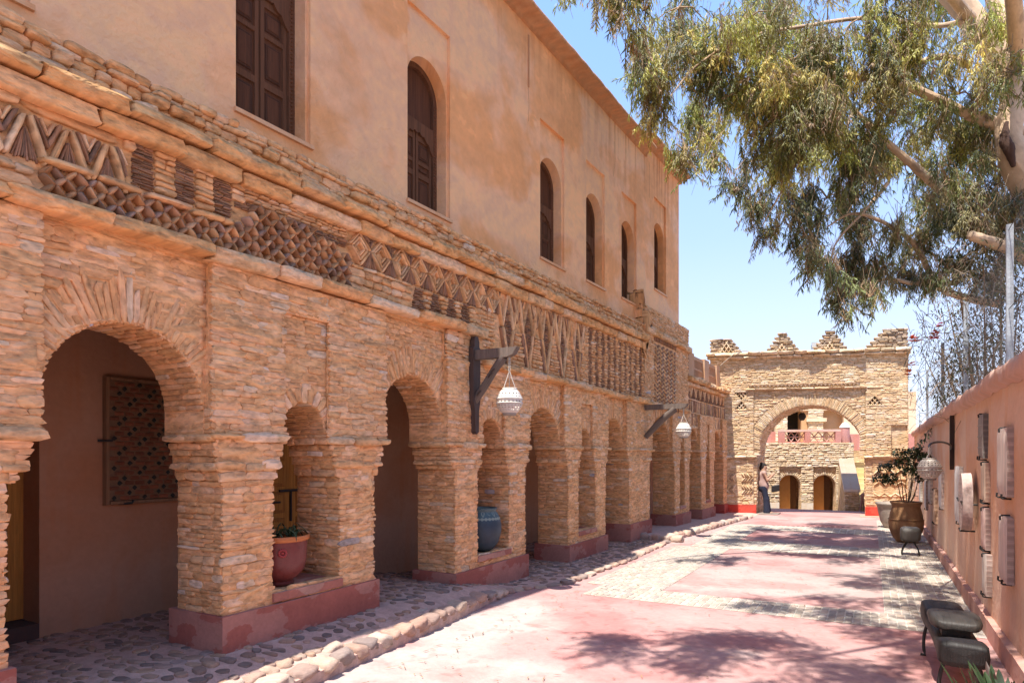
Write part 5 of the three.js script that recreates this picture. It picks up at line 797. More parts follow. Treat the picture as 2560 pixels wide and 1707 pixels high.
// ---------------------------------------------------------------- pots, jar, stool, bench
const grow = (mb, base, tip, w, bend, col, seg = 5) => {             // a strap leaf that arches from base to tip
  const ax = tip.clone().sub(base), sd = ax.clone().cross(V(0, 1, 0)); if (sd.length() < 1e-3) sd.set(1, 0, 0); sd.normalize(); let p;
  for (let k = 0; k <= seg; k++) { const f = k / seg, c = base.clone().lerp(tip, f); c.y += bend * Math.sin(Math.PI * f); const ww = w * (0.55 + 0.9 * f) * (1 - f * f * f) + 0.001; const a = mb.v(c.x - sd.x * ww, c.y, c.z - sd.z * ww, 0, f, col), m = mb.v(c.x, c.y - ww * 0.35, c.z, 0.5, f, mul(col, 0.85)), b = mb.v(c.x + sd.x * ww, c.y, c.z + sd.z * ww, 1, f, col); if (p) { mb.i.push(p[0], p[1], m, p[0], m, a, p[1], p[2], b, p[1], b, m); } p = [a, m, b]; }
};
const leafM = new THREE.MeshPhysicalMaterial({ vertexColors: true, roughness: 0.55, side: THREE.DoubleSide }), softLeaf = new THREE.MeshPhysicalMaterial({ vertexColors: true, roughness: 0.9, transmission: 0.35, thickness: 0, side: THREE.DoubleSide });
const glaze = (a, b, c) => mat({ vertexColors: true, map: rep(T.rough, a, b), roughness: c, bumpMap: rep(T.roughB, 2, 1), bumpScale: 0.002 });
{ // red glazed pot in the first niche
  const at = MA(4.27, 0.494, -0.24), t = thing('red_pot', 'red glazed pot with orange rim in the first niche', 'pot', [at.x, at.y, at.z]), a = [at.x, at.y, at.z];
  const b = new MB(); b.lathe([[0, 0], [0.13, 0], [0.135, 0.03], [0.127, 0.05], [0.18, 0.09], [0.225, 0.15], [0.245, 0.23], [0.252, 0.37], [0.254, 0.415]], a, 36, [0.20, 0.042, 0.04]); b.build('body', mat({ vertexColors: true, map: rep(T.floor, 2, 1), roughness: 0.42, bumpMap: rep(T.roughB, 2, 1), bumpScale: 0.003 }), t);
  const r = new MB(); r.lathe([[0.252, 0.41], [0.271, 0.418], [0.274, 0.46], [0.258, 0.465], [0.245, 0.41]], a, 36, [0.62, 0.19, 0.05]); r.build('rim', glaze(2, 1, 0.5), t);
  const s = new MB(); s.lathe([[0, 0.40], [0.246, 0.405]], a, 24, [0.06, 0.04, 0.03]); s.build('soil', M_.plain, t);
  const m = new MB(), N = 12, c0 = V(0.28, 0.34, 0.08); const dir = V(0.82, 0, 0.57).normalize(), up = V(0, 1, 0), sd = V(-0.57, 0, 0.82); const cc = at.clone().addScaledVector(dir, 0.25).add(V(0, 0.32, 0)); for (let k = 0; k < N; k++) { const f = (k / N) * 2 * Math.PI, p = cc.clone().addScaledVector(sd, Math.cos(f) * 0.03).addScaledVector(up, Math.sin(f) * 0.03); m.geo(new THREE.SphereGeometry(0.013, 8, 6), (x, y, z) => p.clone().add(V(x, y, z)), [0.42, 0.05, 0.045]); } m.geo(new THREE.SphereGeometry(0.015, 8, 6), (x, y, z) => cc.clone().add(V(x, y, z)), [0.42, 0.05, 0.045]); m.build('rosette', glaze(1, 1, 0.4), t);
  const p = thing('strappy_plant', 'small dark green strap-leaved plant in the red pot', 'plant', [at.x, at.y + 0.405, at.z]), l = new MB(), q = rng(41), o = at.clone().add(V(0, 0.41, 0));
  for (const [ox, oz] of [[0.05, 0.1], [-0.02, -0.13], [0.12, -0.05]]) for (let k = 0; k < 14; k++) { const f = q() * 6.28, L = rr(0.12, 0.26, q), c = o.clone().add(V(ox, 0, oz)); grow(l, c, c.clone().add(V(Math.cos(f) * L, rr(-0.02, 0.10, q), Math.sin(f) * L)), 0.011, rr(0.05, 0.12, q), jit([0.05, 0.075, 0.025], 0.5, q)); }
  l.build('leaves', leafM, p);
}
{ // blue jar in the second niche: relief scrolls over a plain foot
  const at = MA(7.80, 0.366, -0.22), t = thing('blue_jar', 'blue glazed jar with scroll pattern in the second niche', 'jar', [at.x, at.y, at.z]);
  T.jar = tex(1024, 512, (u, v) => { const n = 9, a = (u * n) % 1 - 0.5, y = (v - 0.52) / 0.36, l = 0.8 + 0.5 * (fbm(u * 20, v * 14, 20, 14, 960, 4) - 0.5); let k = 0; if (y > 0 && y < 1) { const r = Math.hypot(a * 1.5, y - 0.5), th = Math.atan2(y - 0.5, a * 1.5); k = Math.abs(Math.sin(r * 22 - th * 2)) < 0.28 && r < 0.46 ? 1 : 0; if (Math.abs(Math.abs(a) - 0.5 + 0.12 * Math.sin(y * 9)) < 0.03) k = 1; } if (Math.abs(v - 0.49) < 0.012 + 0.006 * Math.sin(u * 200)) k = 1.3; if (v > 0.92 && v < 0.94) k = 0.6; const base = v < 0.48 ? [0.035, 0.065, 0.095] : [0.06, 0.115, 0.13]; return base.map((c, i) => mix(c * l, [0.30, 0.34, 0.26][i], clamp(k) * 0.7)); });
  const b = new MB(), pr = [[0.001, 0], [0.14, 0], [0.2, 0.04], [0.265, 0.13], [0.302, 0.26], [0.305, 0.36], [0.28, 0.47], [0.235, 0.54], [0.225, 0.56], [0.245, 0.585], [0.24, 0.60], [0.215, 0.595], [0.20, 0.5]];
  const g = new THREE.LatheGeometry(pr.map(([r, y]) => new THREE.Vector2(r, y)), 40); b.geo(g, (x, y, z) => V(at.x + x * 0.98, at.y + y, at.z + z * 0.98)); b.build('body', mat({ map: T.jar, roughness: 0.5 }), t);
  const m = new MB(); m.lathe([[0, 0.5], [0.2, 0.5]], [at.x, at.y, at.z], 20, [0.01, 0.01, 0.01]); m.build('opening', M_.dark, t);  // near-black disc, the shade inside the mouth put into its colour
}
{ // mosaic panel on the inner wall
  const t = thing('mosaic_panel', 'framed brown tile mosaic panel on the shaded wall inside the first arch', 'panel', [-6.33, 1.26, -3.98]), X = -6.345, z0 = 3.56, z1 = 4.45, y0 = 1.26, y1 = 2.40, F = (u, v, n) => V(X + n, v, -u), r = rng(61);
  const b = new MB(); b.box(F, z0, z1, y0, y1, 0, 0.03, [0.24, 0.145, 0.08]); b.build('ground', M_.plain, t);
  const f = new MB(); for (const [a, c, d, e] of [[z0 - 0.04, z0, y0 - 0.04, y1 + 0.04], [z1, z1 + 0.04, y0 - 0.04, y1 + 0.04], [z0, z1, y0 - 0.04, y0], [z0, z1, y1, y1 + 0.04]]) f.box(F, a, c, d, e, 0, 0.055, [0.34, 0.2, 0.11], 0.006); f.build('frame', M_.wood, t);
  const tl = [], nx = 9, ny = 24; for (let j = 0; j < ny; j++) for (let i = 0; i < nx; i++) { const w = (z1 - z0) / nx, h = (y1 - y0) / ny, u = z0 + (i + 0.5 + (j % 2) * 0.5) * w; if (u > z1 - 0.03) continue; const dia = (i + j * 2) % 3 === 0; tl.push({ F, u, v: y0 + (j + 0.5) * h, w: dia ? h * 0.78 : w * 0.9, h: dia ? h * 0.78 : h * 0.82, a: dia ? Math.PI / 4 : 0, p: 0.037, col: dia ? [0.035, 0.04, 0.035] : jit([0.27, 0.10, 0.05], 0.4, r), seed: Math.floor(r() * 1e9), n: 8, round: 0.25, emb: 0, jit: 0.04, ins: 0.94 }); }
  emit(t, tl, 'tile', 'tiles', M_.plain, 300);
  for (const [u, v] of [[z0 - 0.05, 1.83], [z0 + 0.14, y0 - 0.03]]) { const h = new MB(); h.tube([F(u - 0.05, v, 0.03), F(u + 0.06, v, 0.07), F(u + 0.07, v + 0.03, 0.07)], 0.012, 6); h.build('hook', M_.iron, t); }
}
{ // big brown jar, its neighbour and the flowering tree
  const pot = (name, label, x, z, pr, col, k, band) => { const y = pg(z) + 0.012, t = thing(name, label, 'pot', [x, y, z], null), b = new MB(); b.lathe(pr.map(([r, h]) => [r * k, h * k]), [x, y, z], 36, col); b.build('body', glaze(2, 1, 0.8), t); if (band) for (const [h, r] of band) { const q = new MB(); q.geo(new THREE.TorusGeometry(r * k, 0.012, 6, 40), (a, e, c) => V(x + a, y + h * k + c, z + e), mul(col, 0.8)); q.build('rim', glaze(2, 1, 0.8), t); } const s = new MB(); s.lathe([[0, pr[pr.length - 1][1] * k - 0.06], [pr[pr.length - 1][0] * k * 0.97, pr[pr.length - 1][1] * k - 0.06]], [x, y, z], 20, [0.07, 0.05, 0.035]); s.build('soil', M_.plain, t); return y; };
  pot('brown_jar', 'large rounded brown clay jar holding the flowering tree', 0.66, -16.75, [[0.001, 0], [0.17, 0], [0.25, 0.10], [0.32, 0.28], [0.33, 0.42], [0.30, 0.6], [0.265, 0.74], [0.275, 0.80], [0.30, 0.83], [0.30, 0.86], [0.27, 0.86], [0.25, 0.80]], [0.40, 0.215, 0.10], 1.03, [[0.48, 0.325]]);
  pot('grey_pot', 'pale grey clay pot behind the large brown jar', 0.52, -20.2, [[0.001, 0], [0.2, 0], [0.28, 0.15], [0.33, 0.4], [0.35, 0.52], [0.38, 0.54], [0.38, 0.59], [0.345, 0.59], [0.33, 0.5]], [0.44, 0.37, 0.31], 1.15, [[0.57, 0.37]]);
  const base = V(0.66, pg(-16.75) + 0.82, -16.75), t = thing('potted_tree', 'slender dark-leaved shrub with a few orange flowers in the brown jar', 'shrub', [base.x, base.y, base.z]), q = rng(71), l = new MB(), fl = new MB(), tips = [];
  for (let k = 0; k < 8; k++) { const f = q() * 6.28, m = new MB(), sp = rr(0.03, 0.11, q), H = rr(0.9, 1.4, q), p = [base.clone().add(V(Math.cos(f) * 0.05, 0, Math.sin(f) * 0.05))]; for (let j = 1; j <= 5; j++) { const g = j / 5; p.push(base.clone().add(V(Math.cos(f) * sp * (1 + g * 2.2) + (q() - 0.5) * 0.04, H * g, Math.sin(f) * sp * (1 + g * 2.2)))); } m.tube(p, [0.013, 0.011, 0.009, 0.007, 0.005, 0.003], 6, [0.24, 0.17, 0.11]); m.build('stem', M_.bark, t); tips.push(p[3], p[4], p[5]); }
  const cl = [[-0.28, 0.62, 0.1], [-0.42, 0.83, 0.0], [-0.2, 0.9, 0], [-0.05, 1.0, 0.1], [0.12, 0.86, 0.1], [0.22, 0.98, 0], [0.08, 1.12, -0.1], [0.26, 0.78, 0.1], [0.18, 1.18, 0], [-0.12, 1.16, 0], [0.30, 0.62, 0], [0.05, 0.75, 0.15], [0.32, 1.1, 0.1], [-0.5, 0.62, 0.1], [-0.35, 0.55, 0.1]];
  for (const [x, y, z] of cl) { const c = base.clone().add(V(x, y, z)); const br = new MB(); br.tube([base.clone().add(V(x * 0.25, y * 0.72, z)), c], 0.005, 4, [0.2, 0.14, 0.09]); br.build('twig', M_.bark, t); for (let k = 0; k < 130; k++) { const o = c.clone().add(V((q() - 0.5) * 0.26, (q() - 0.5) * 0.18, (q() - 0.5) * 0.26)), d = V(q() - 0.5, (q() - 0.7) * 0.8, q() - 0.5).normalize().multiplyScalar(rr(0.05, 0.085, q)); grow(l, o, o.clone().add(d), 0.02, 0.006, jit([0.05, 0.075, 0.024], 0.7, q), 2); } }
  for (let k = 0; k < 10; k++) { const f = k / 9, c = base.clone().add(V(mix(0.15, 0.55, f), mix(1.25, 1.75, f), 0.1)); for (let j = 0; j < 9; j++) { const o = c.clone().add(V((q() - 0.5) * 0.1, (q() - 0.5) * 0.1, (q() - 0.5) * 0.1)), d = V(q() - 0.3, -q() * 0.8, q() - 0.5).normalize().multiplyScalar(0.12); grow(l, o, o.clone().add(d), 0.012, 0.01, jit([0.12, 0.15, 0.075], 0.4, q), 3); } }
  l.build('leaves', leafM, t, { kind: 'stuff' });
  for (const [x, y] of [[-0.13, 1.22], [-0.05, 1.26], [-0.11, 1.32], [-0.02, 1.2], [-0.16, 1.15], [-0.07, 1.16]]) { const c = base.clone().add(V(x, y, 0.12)), m = new MB(); for (let j = 0; j < 6; j++) { const f = j * 1.047; grow(m, c, c.clone().add(V(Math.cos(f) * 0.035, 0.02, Math.sin(f) * 0.035)), 0.012, 0.006, jit([0.75, 0.25, 0.02], 0.3, q), 2); } m.build('flower', softLeaf, t); }
}
const woodBlk = M_.lacquer;
function slabSeat(mb, F, prof, hw, th, col, N = 10) {                 // a carved plank: prof = [along, top height, half width] rows
  let prev; const K = 14;
  for (const [u, y, w, tk] of prof) { const row = []; for (let k = 0; k < K; k++) { const f = (k / K) * 2 * Math.PI, c = Math.cos(f), s = Math.sin(f), ex = Math.sign(c) * Math.pow(Math.abs(c), 0.45) * w, ey = Math.sign(s) * Math.pow(Math.abs(s), 0.45) * tk / 2, q = F(u, y - tk / 2 + ey, ex); row.push(mb.v(q.x, q.y, q.z, ex * 1.5, u * 1.2, jit(col, 0.06))); } if (prev) for (let k = 0; k < K; k++) mb.i.push(prev[k], prev[(k + 1) % K], row[(k + 1) % K], prev[k], row[(k + 1) % K], row[k]); else { const c = mb.v(...F(u, y - tk / 2, 0).toArray(), 0, 0, col); for (let k = 0; k < K; k++) mb.i.push(c, row[(k + 1) % K], row[k]); } prev = row; }
  const last = prof[prof.length - 1], c = mb.v(...F(last[0], last[1] - last[3] / 2, 0).toArray(), 0, 0, col); for (let k = 0; k < K; k++) mb.i.push(c, prev[k], prev[(k + 1) % K]);
}
{ // carved bench by the wall: two blocky ends, a raised round pad in the middle
  const y0 = pg(-6), cx = 0.575, F = (u, y, n) => V(cx + n * 0.92 + 0.012 * (u + 4.95), y0 + y, -5.6 + (u + 4.86) * 0.7), DKW = [0.014, 0.011, 0.0105], t = thing('carved_bench', 'dark carved wooden bench on iron legs beside the pink wall', 'bench', [cx, y0, -6.4]);
  const b = new MB(); slabSeat(b, F, [[-4.86, 0.44, 0.135, 0.10], [-4.87, 0.475, 0.165, 0.17], [-4.95, 0.485, 0.172, 0.19], [-5.10, 0.48, 0.17, 0.185], [-5.20, 0.445, 0.165, 0.14], [-5.32, 0.425, 0.16, 0.11], [-5.9, 0.42, 0.158, 0.10], [-6.35, 0.425, 0.16, 0.11], [-6.48, 0.455, 0.168, 0.15], [-6.6, 0.485, 0.172, 0.19], [-7.0, 0.49, 0.174, 0.19], [-7.13, 0.48, 0.165, 0.17], [-7.15, 0.45, 0.13, 0.10]], 0.2, 0.1, DKW); b.build('seat', woodBlk, t);
  const p = new MB(); slabSeat(p, F, [[-5.36, 0.53, 0.10, 0.04], [-5.38, 0.555, 0.15, 0.075], [-5.5, 0.575, 0.185, 0.095], [-5.7, 0.578, 0.19, 0.10], [-5.9, 0.572, 0.185, 0.095], [-6.02, 0.555, 0.15, 0.075], [-6.04, 0.53, 0.10, 0.04]], 0.2, 0.1, [0.045, 0.039, 0.034]); p.build('raised_pad', woodBlk, t);
  const k = new MB(); k.box((u, v, n) => F(u, v, n), -5.9, -5.5, 0.41, 0.49, -0.1, 0.1, [0.03, 0.025, 0.022]); k.build('pad_block', woodBlk, t);
  for (const z of [-5.1, -6.9]) for (const s of [-1, 1]) { const m = new MB(), pts = []; for (let j = 0; j <= 10; j++) { const f = j / 10; pts.push(F(z, mix(0.36, 0.0, f), s * (0.09 + 0.06 * Math.sin(f * 2.2)))); } pts.push(F(z, 0.006, s * 0.175)); m.tube(pts, 0.014, 7); m.build('leg', M_.iron, t); }
}
{ // small round stool before the brown jar
  const y0 = pg(-14.5) + 0.012, x = 0.64, z = -14.45, t = thing('low_stool', 'low stool with thick rounded grey seat and curved iron legs before the brown jar', 'stool', [x, y0, z]), F = (u, y, n) => V(x + n, y0 + y, z + u);
  const b = new MB(); slabSeat(b, F, [[0.15, 0.42, 0.10, 0.12], [0.145, 0.50, 0.15, 0.24], [0.05, 0.53, 0.172, 0.28], [-0.08, 0.53, 0.172, 0.28], [-0.15, 0.50, 0.15, 0.24], [-0.16, 0.42, 0.1, 0.12]], 0.2, 0.1, [0.075, 0.066, 0.06]); b.build('seat', woodBlk, t);
  for (const a of [-1, 1]) for (const c of [-1, 1]) { const m = new MB(), pts = []; for (let j = 0; j <= 8; j++) { const f = j / 8; pts.push(F(a * 0.08, mix(0.27, 0.0, f), c * (0.03 + 0.11 * Math.sin(f * 1.7)))); } m.tube(pts, 0.013, 6); m.build('leg', M_.iron, t); }
}
{ // spiky plant in the near right corner
  const o = V(0.70, 0.12, -4.8), t = thing('corner_plant', 'clump of broad pointed green leaves at the foot of the bench', 'plant', [o.x, pg(-4), o.z]), l = new MB(), q = rng(81);
  for (let k = 0; k < 70; k++) { const f = q() * 6.28, R0 = rr(0.02, 0.2, q), c = o.clone().add(V(Math.cos(f) * R0, 0, Math.sin(f) * R0)), L = rr(0.05, 0.17, q), red = q() < 0.3; grow(l, c, c.clone().add(V(Math.cos(f) * L, rr(0.17, 0.30, q), Math.sin(f) * L)), rr(0.016, 0.026, q), 0.02, jit(red ? [0.055, 0.022, 0.016] : [0.03, 0.06, 0.022], 0.5, q), 6); }
  l.build('leaves', leafM, t);
  const p = new MB(); p.lathe([[0, 0], [0.14, 0], [0.17, 0.10], [0.18, 0.13], [0.16, 0.13], [0.15, 0.08], [0, 0.08]].map(([a, b]) => [a * 1.25, b * 1.6]), [o.x, pg(-4), o.z], 24, [0.36, 0.17, 0.10]); p.build('pot', glaze(1, 1, 0.8), t);
}
{ // thin iron rod lying by the kerb and a drain grate in the paving
  const t = thing('paving_drain', 'row of dark drain slots across the far paving', 'drain', [-1.5, pg(-19.4), -19.4]);
  for (let k = 0; k < 16; k++) { const x = -2.4 + k * 0.12, z = -19.15 - (x + 2.4) * 0.33, m = new MB(); m.box((u, v, n) => V(x + u, pg(z) + 0.006 + n, z - v), 0, 0.075, 0, 0.05, 0.004, 0.006, [0.05, 0.04, 0.035]); m.build('slot', M_.dark, t); }
}

// ---------------------------------------------------------------- people
function bodyMesh(bones, res, blend) {                               // one skin round tapered bones [ax, ay, az, bx, by, bz, ra, rb]
  const lo = [1e9, 1e9, 1e9], hi = [-1e9, -1e9, -1e9]; for (const b of bones) for (let k = 0; k < 3; k++) { lo[k] = Math.min(lo[k], b[k] - b[6], b[3 + k] - b[7]); hi[k] = Math.max(hi[k], b[k] + b[6], b[3 + k] + b[7]); }
  const c = lo.map((a, k) => (a + hi[k]) / 2), half = Math.max(...lo.map((a, k) => (hi[k] - a) / 2)) + 0.06, mc = new MarchingCubes(res, M_.dark, false, false, 200000); mc.isolation = 0;
  const f = mc.field, n = res;
  for (let z = 0; z < n; z++) for (let y = 0; y < n; y++) for (let x = 0; x < n; x++) {
    const p = [c[0] + (x / n * 2 - 1) * half, c[1] + (y / n * 2 - 1) * half, c[2] + (z / n * 2 - 1) * half]; let s = 0;
    for (const b of bones) { const d = [b[3] - b[0], b[4] - b[1], b[5] - b[2]], e = [p[0] - b[0], p[1] - b[1], p[2] - b[2]], t = clamp((e[0] * d[0] + e[1] * d[1] + e[2] * d[2]) / (d[0] * d[0] + d[1] * d[1] + d[2] * d[2] + 1e-9)), q = Math.hypot(e[0] - d[0] * t, e[1] - d[1] * t, e[2] - d[2] * t) - mix(b[6], b[7], t); s += Math.exp(-q / blend); }
    f[x + y * n + z * n * n] = s > 1e-30 ? blend * Math.log(s) : -1;
  }
  mc.update();
  const P = mc.positionArray, N = mc.count, out = [];
  for (let k = 0; k < N; k++) out.push([c[0] + P[k * 3] * half, c[1] + P[k * 3 + 1] * half, c[2] + P[k * 3 + 2] * half]);
  return out;
}
function skin(name, bones, res, blend, place, col, m, parent) {
  const mb = new MB(), pts = bodyMesh(bones, res, blend), seen = new Map();
  for (const p of pts) { const k = p.map((q) => q.toFixed(4)).join(); if (!seen.has(k)) { const q = place(...p); seen.set(k, mb.v(q.x, q.y, q.z, p[0] * 3, p[1] * 3, col)); } mb.i.push(seen.get(k)); }
  return mb.build(name, m, parent);
}
const cloth = mat({ vertexColors: true, roughness: 0.9 }), SK = [0.42, 0.25, 0.17];
{ // woman leaning in the gate: her local x points across the gate to the right, z towards us
  const at = MG(0.22, pg(-23.6) + 0.005, -0.28), th = 0.28, place = (x, y, z) => V(at.x + x * Math.cos(th) + z * Math.sin(th), at.y + y, at.z - x * Math.sin(th) + z * Math.cos(th));
  const t = thing('person', 'person in pale top and navy trousers leaning in the gate, hands raised before the chest', 'person', [at.x, at.y, at.z]);
  const body = [[0, 1.50, 0, 0.01, 1.58, 0, 0.085, 0.09], [0.02, 1.44, 0, 0.01, 1.52, 0, 0.05, 0.05], [-0.02, 1.30, 0, 0.0, 1.40, 0, 0.10, 0.09], [-0.02, 1.00, 0, -0.02, 1.28, 0, 0.12, 0.12], [0.0, 0.92, 0, -0.02, 1.05, 0, 0.14, 0.12], [0, 1.38, -0.15, 0, 1.38, 0.15, 0.05, 0.05],
    [0.0, 1.37, 0.17, 0.10, 1.14, 0.19, 0.045, 0.038], [0.10, 1.14, 0.19, 0.28, 1.30, 0.10, 0.036, 0.027], [0.0, 1.37, -0.17, 0.10, 1.16, -0.19, 0.045, 0.038], [0.10, 1.16, -0.19, 0.28, 1.32, -0.06, 0.036, 0.027],
    [0.0, 0.92, 0.08, 0.07, 0.50, 0.09, 0.085, 0.055], [0.07, 0.50, 0.09, 0.08, 0.08, 0.10, 0.05, 0.035], [0.0, 0.92, -0.08, 0.12, 0.50, -0.09, 0.085, 0.055], [0.12, 0.50, -0.09, 0.15, 0.08, -0.1, 0.05, 0.035], [0.08, 0.05, 0.10, 0.24, 0.03, 0.11, 0.035, 0.028], [0.15, 0.05, -0.10, 0.3, 0.03, -0.1, 0.035, 0.028], [0.09, 1.545, 0, 0.115, 1.535, 0, 0.018, 0.012]];
  for (const s of [1, -1]) for (let k = 0; k < 4; k++) body.push([0.28, 1.31 + 0.005 * s, s * 0.085, 0.315 + 0.006 * k, 1.375 - 0.012 * Math.abs(k - 1.4), s * (0.055 + 0.017 * k), 0.016, 0.009]);
  for (const s of [1, -1]) body.push([0.28, 1.30, s * 0.07, 0.32, 1.325, s * 0.03, 0.013, 0.009]);
  const b = skin('body', body, 84, 0.018, place, SK, cloth, t);
  skin('shirt', [[-0.02, 1.00, 0, -0.02, 1.30, 0, 0.145, 0.135], [-0.02, 1.30, 0, 0, 1.39, 0, 0.13, 0.085], [0, 1.37, -0.15, 0, 1.37, 0.15, 0.07, 0.07], [0.02, 0.93, 0.02, -0.02, 1.02, 0, 0.155, 0.145], [0.1, 0.82, 0.1, 0.06, 0.98, 0.08, 0.03, 0.06]], 56, 0.02, place, [0.36, 0.24, 0.21], cloth, t);
  skin('trousers', [[0.0, 0.95, 0, 0.0, 0.86, 0, 0.155, 0.16], [0.0, 0.88, 0.08, 0.07, 0.48, 0.09, 0.105, 0.085], [0.07, 0.48, 0.09, 0.09, 0.06, 0.10, 0.085, 0.105], [0.0, 0.88, -0.08, 0.12, 0.48, -0.09, 0.105, 0.085], [0.12, 0.48, -0.09, 0.16, 0.06, -0.10, 0.085, 0.105]], 60, 0.014, place, [0.014, 0.018, 0.04], cloth, t);
  skin('hair', [[-0.03, 1.585, 0, 0.01, 1.625, 0, 0.095, 0.085], [-0.07, 1.52, 0, -0.05, 1.58, 0, 0.06, 0.07], [-0.06, 1.68, 0, -0.07, 1.69, 0, 0.045, 0.045]], 40, 0.012, place, [0.018, 0.013, 0.011], cloth, t);
  const bag = thing('handbag', 'black handbag held at the hip of the person in the gate', 'handbag', [...place(0.33, 0.78, 0.12).toArray()]), m = new MB(), g = new RoundedBoxGeometry(0.26, 0.22, 0.09, 3, 0.03);
  m.geo(g, (x, y, z) => place(0.36 + x * Math.cos(0.2), 0.86 + y + x * 0.2, 0.14 + z), [0.015, 0.014, 0.015]); m.build('pouch', M_.lacquer, bag); const st = new MB(); st.tube([place(0.25, 0.95, 0.14), place(0.12, 1.12, 0.2), place(0.02, 1.41, 0.12)], 0.009, 5, [0.02, 0.02, 0.02]); st.build('strap', cloth, bag);
}
{ // someone sitting on the stair; only the legs show past the gate
  const at = MCt(4.07, -0.02, 1.42), th = 0.28, place = (x, y, z) => V(at.x + x * Math.cos(th) + z * Math.sin(th), at.y + y, at.z - x * Math.sin(th) + z * Math.cos(th));
  const t = thing('person', 'seated person on the yellow stair, bare legs and grey shoes reaching past the gate edge', 'person', [at.x, at.y, at.z]);
  const body = [[0.35, 0.42, 0, 0.33, 0.80, 0, 0.14, 0.13], [0.33, 0.80, 0, 0.3, 0.92, 0, 0.1, 0.05], [0.3, 1.02, 0, 0.29, 1.08, 0, 0.085, 0.09], [0.34, 0.86, -0.16, 0.34, 0.86, 0.16, 0.05, 0.05], [0.34, 0.85, 0.18, 0.2, 0.6, 0.2, 0.045, 0.035], [0.2, 0.6, 0.2, -0.02, 0.42, 0.12, 0.034, 0.026], [0.34, 0.85, -0.18, 0.2, 0.6, -0.2, 0.045, 0.035], [0.2, 0.6, -0.2, 0, 0.42, -0.1, 0.034, 0.026],
    [0.33, 0.36, 0.09, -0.12, 0.30, 0.12, 0.085, 0.06], [-0.12, 0.30, 0.12, -0.2, -0.25, 0.14, 0.055, 0.034], [0.33, 0.36, -0.09, -0.02, 0.32, -0.1, 0.085, 0.06], [-0.02, 0.32, -0.1, 0.0, -0.36, -0.08, 0.055, 0.034], [-0.2, -0.29, 0.14, -0.36, -0.33, 0.16, 0.035, 0.028], [0.0, -0.42, -0.08, -0.14, -0.45, -0.07, 0.035, 0.028]];
  skin('body', body, 72, 0.018, place, [0.28, 0.15, 0.12], cloth, t);
  skin('shirt', [[0.35, 0.42, 0, 0.33, 0.80, 0, 0.165, 0.15], [0.34, 0.85, -0.16, 0.34, 0.85, 0.16, 0.07, 0.07]], 40, 0.02, place, [0.30, 0.30, 0.32], cloth, t);
  skin('shorts', [[0.33, 0.38, 0.09, 0.1, 0.335, 0.11, 0.11, 0.09], [0.33, 0.38, -0.09, 0.14, 0.345, -0.1, 0.11, 0.09]], 40, 0.015, place, [0.12, 0.1, 0.1], cloth, t);
  skin('hair', [[0.31, 1.09, 0, 0.28, 1.11, 0, 0.095, 0.09]], 30, 0.012, place, [0.03, 0.02, 0.015], cloth, t);
  skin('shoes', [[-0.18, -0.30, 0.14, -0.38, -0.34, 0.16, 0.05, 0.04], [0.02, -0.43, -0.08, -0.16, -0.46, -0.07, 0.05, 0.04]], 40, 0.01, place, [0.36, 0.37, 0.42], cloth, t);
}

// ---------------------------------------------------------------- the eucalyptus over the court, vine and shrubs behind the fence
const CROWN = [ [-3.06, 9.48, -11.84, 0.87, 0], [-3.32, 8.30, -11.09, 0.53, 0], [-3.39, 7.84, -11.70, 0.51, 0], [-2.71, 8.34, -11.66, 0.81, 0], [-1.98, 8.73, -11.66, 0.89, 0], [-2.11, 8.25, -12.43, 0.83, 0], [-3.12, 8.55, -14.23, 0.70, 0], [-3.37, 7.82, -13.56, 0.41, 0], [-1.65, 10.87, -15.03, 1.21, 0], [-1.19, 8.50, -12.80, 0.94, 0], [-0.78, 9.75, -14.47, 1.13, 0], [-1.49, 7.29, -12.21, 0.80, 0], [-0.66, 7.38, -12.19, 0.84, 0], [-0.02, 8.99, -12.92, 0.98, 0], [0.31, 7.99, -12.91, 0.86, 0], [0.83, 11.30, -17.14, 1.17, 0], [-2.01, 7.47, -14.44, 0.54, 0], [-2.12, 6.62, -14.28, 0.41, 1], [-1.92, 6.07, -14.36, 0.27, 1], [-1.05, 6.61, -12.06, 0.59, 0], [-0.36, 6.89, -12.98, 0.65, 0], [0.28, 7.89, -14.78, 0.81, 0], [-1.34, 6.51, -14.37, 0.49, 1], [-1.15, 6.05, -15.03, 0.46, 1], [-0.83, 6.91, -15.32, 0.60, 1], [-0.76, 4.64, -11.74, 0.39, 1], [-0.54, 5.14, -14.23, 0.51, 1], [-0.29, 5.99, -14.67, 0.48, 1], [-0.42, 4.54, -13.84, 0.35, 1], [-0.37, 3.88, -12.37, 0.15, 1], [0.05, 4.99, -13.95, 0.45, 1], [-0.02, 4.19, -12.16, 0.23, 1], [0.63, 7.65, -16.38, 0.70, 0], [1.26, 8.08, -16.41, 0.78, 0], [1.44, 8.32, -15.06, 0.71, 0], [1.63, 8.67, -13.80, 0.60, 0], [1.11, 6.95, -16.53, 0.70, 1], [1.42, 6.38, -14.25, 0.59, 1], [1.95, 7.74, -15.96, 0.65, 0], [2.24, 6.82, -15.95, 0.64, 1], [0.84, 5.44, -14.55, 0.41, 1], [1.03, 4.69, -14.22, 0.32, 1], [1.58, 5.55, -14.45, 0.59, 1], [1.95, 5.33, -13.89, 0.56, 1], [2.00, 7.41, -12.69, 0.54, 0], [0.38, 5.43, -13.37, 0.31, 1], [0.61, 5.27, -15.81, 0.36, 1], [-2.22, 6.20, -10.74, 0.21, 0], [-1.92, 5.79, -10.92, 0.22, 1], [-1.07, 8.15, -14.03, 0.77, 0], [-0.09, 6.38, -12.99, 0.46, 1], [1.95, 4.69, -14.37, 0.39, 1], [1.40, 4.99, -14.69, 0.37, 1] ];
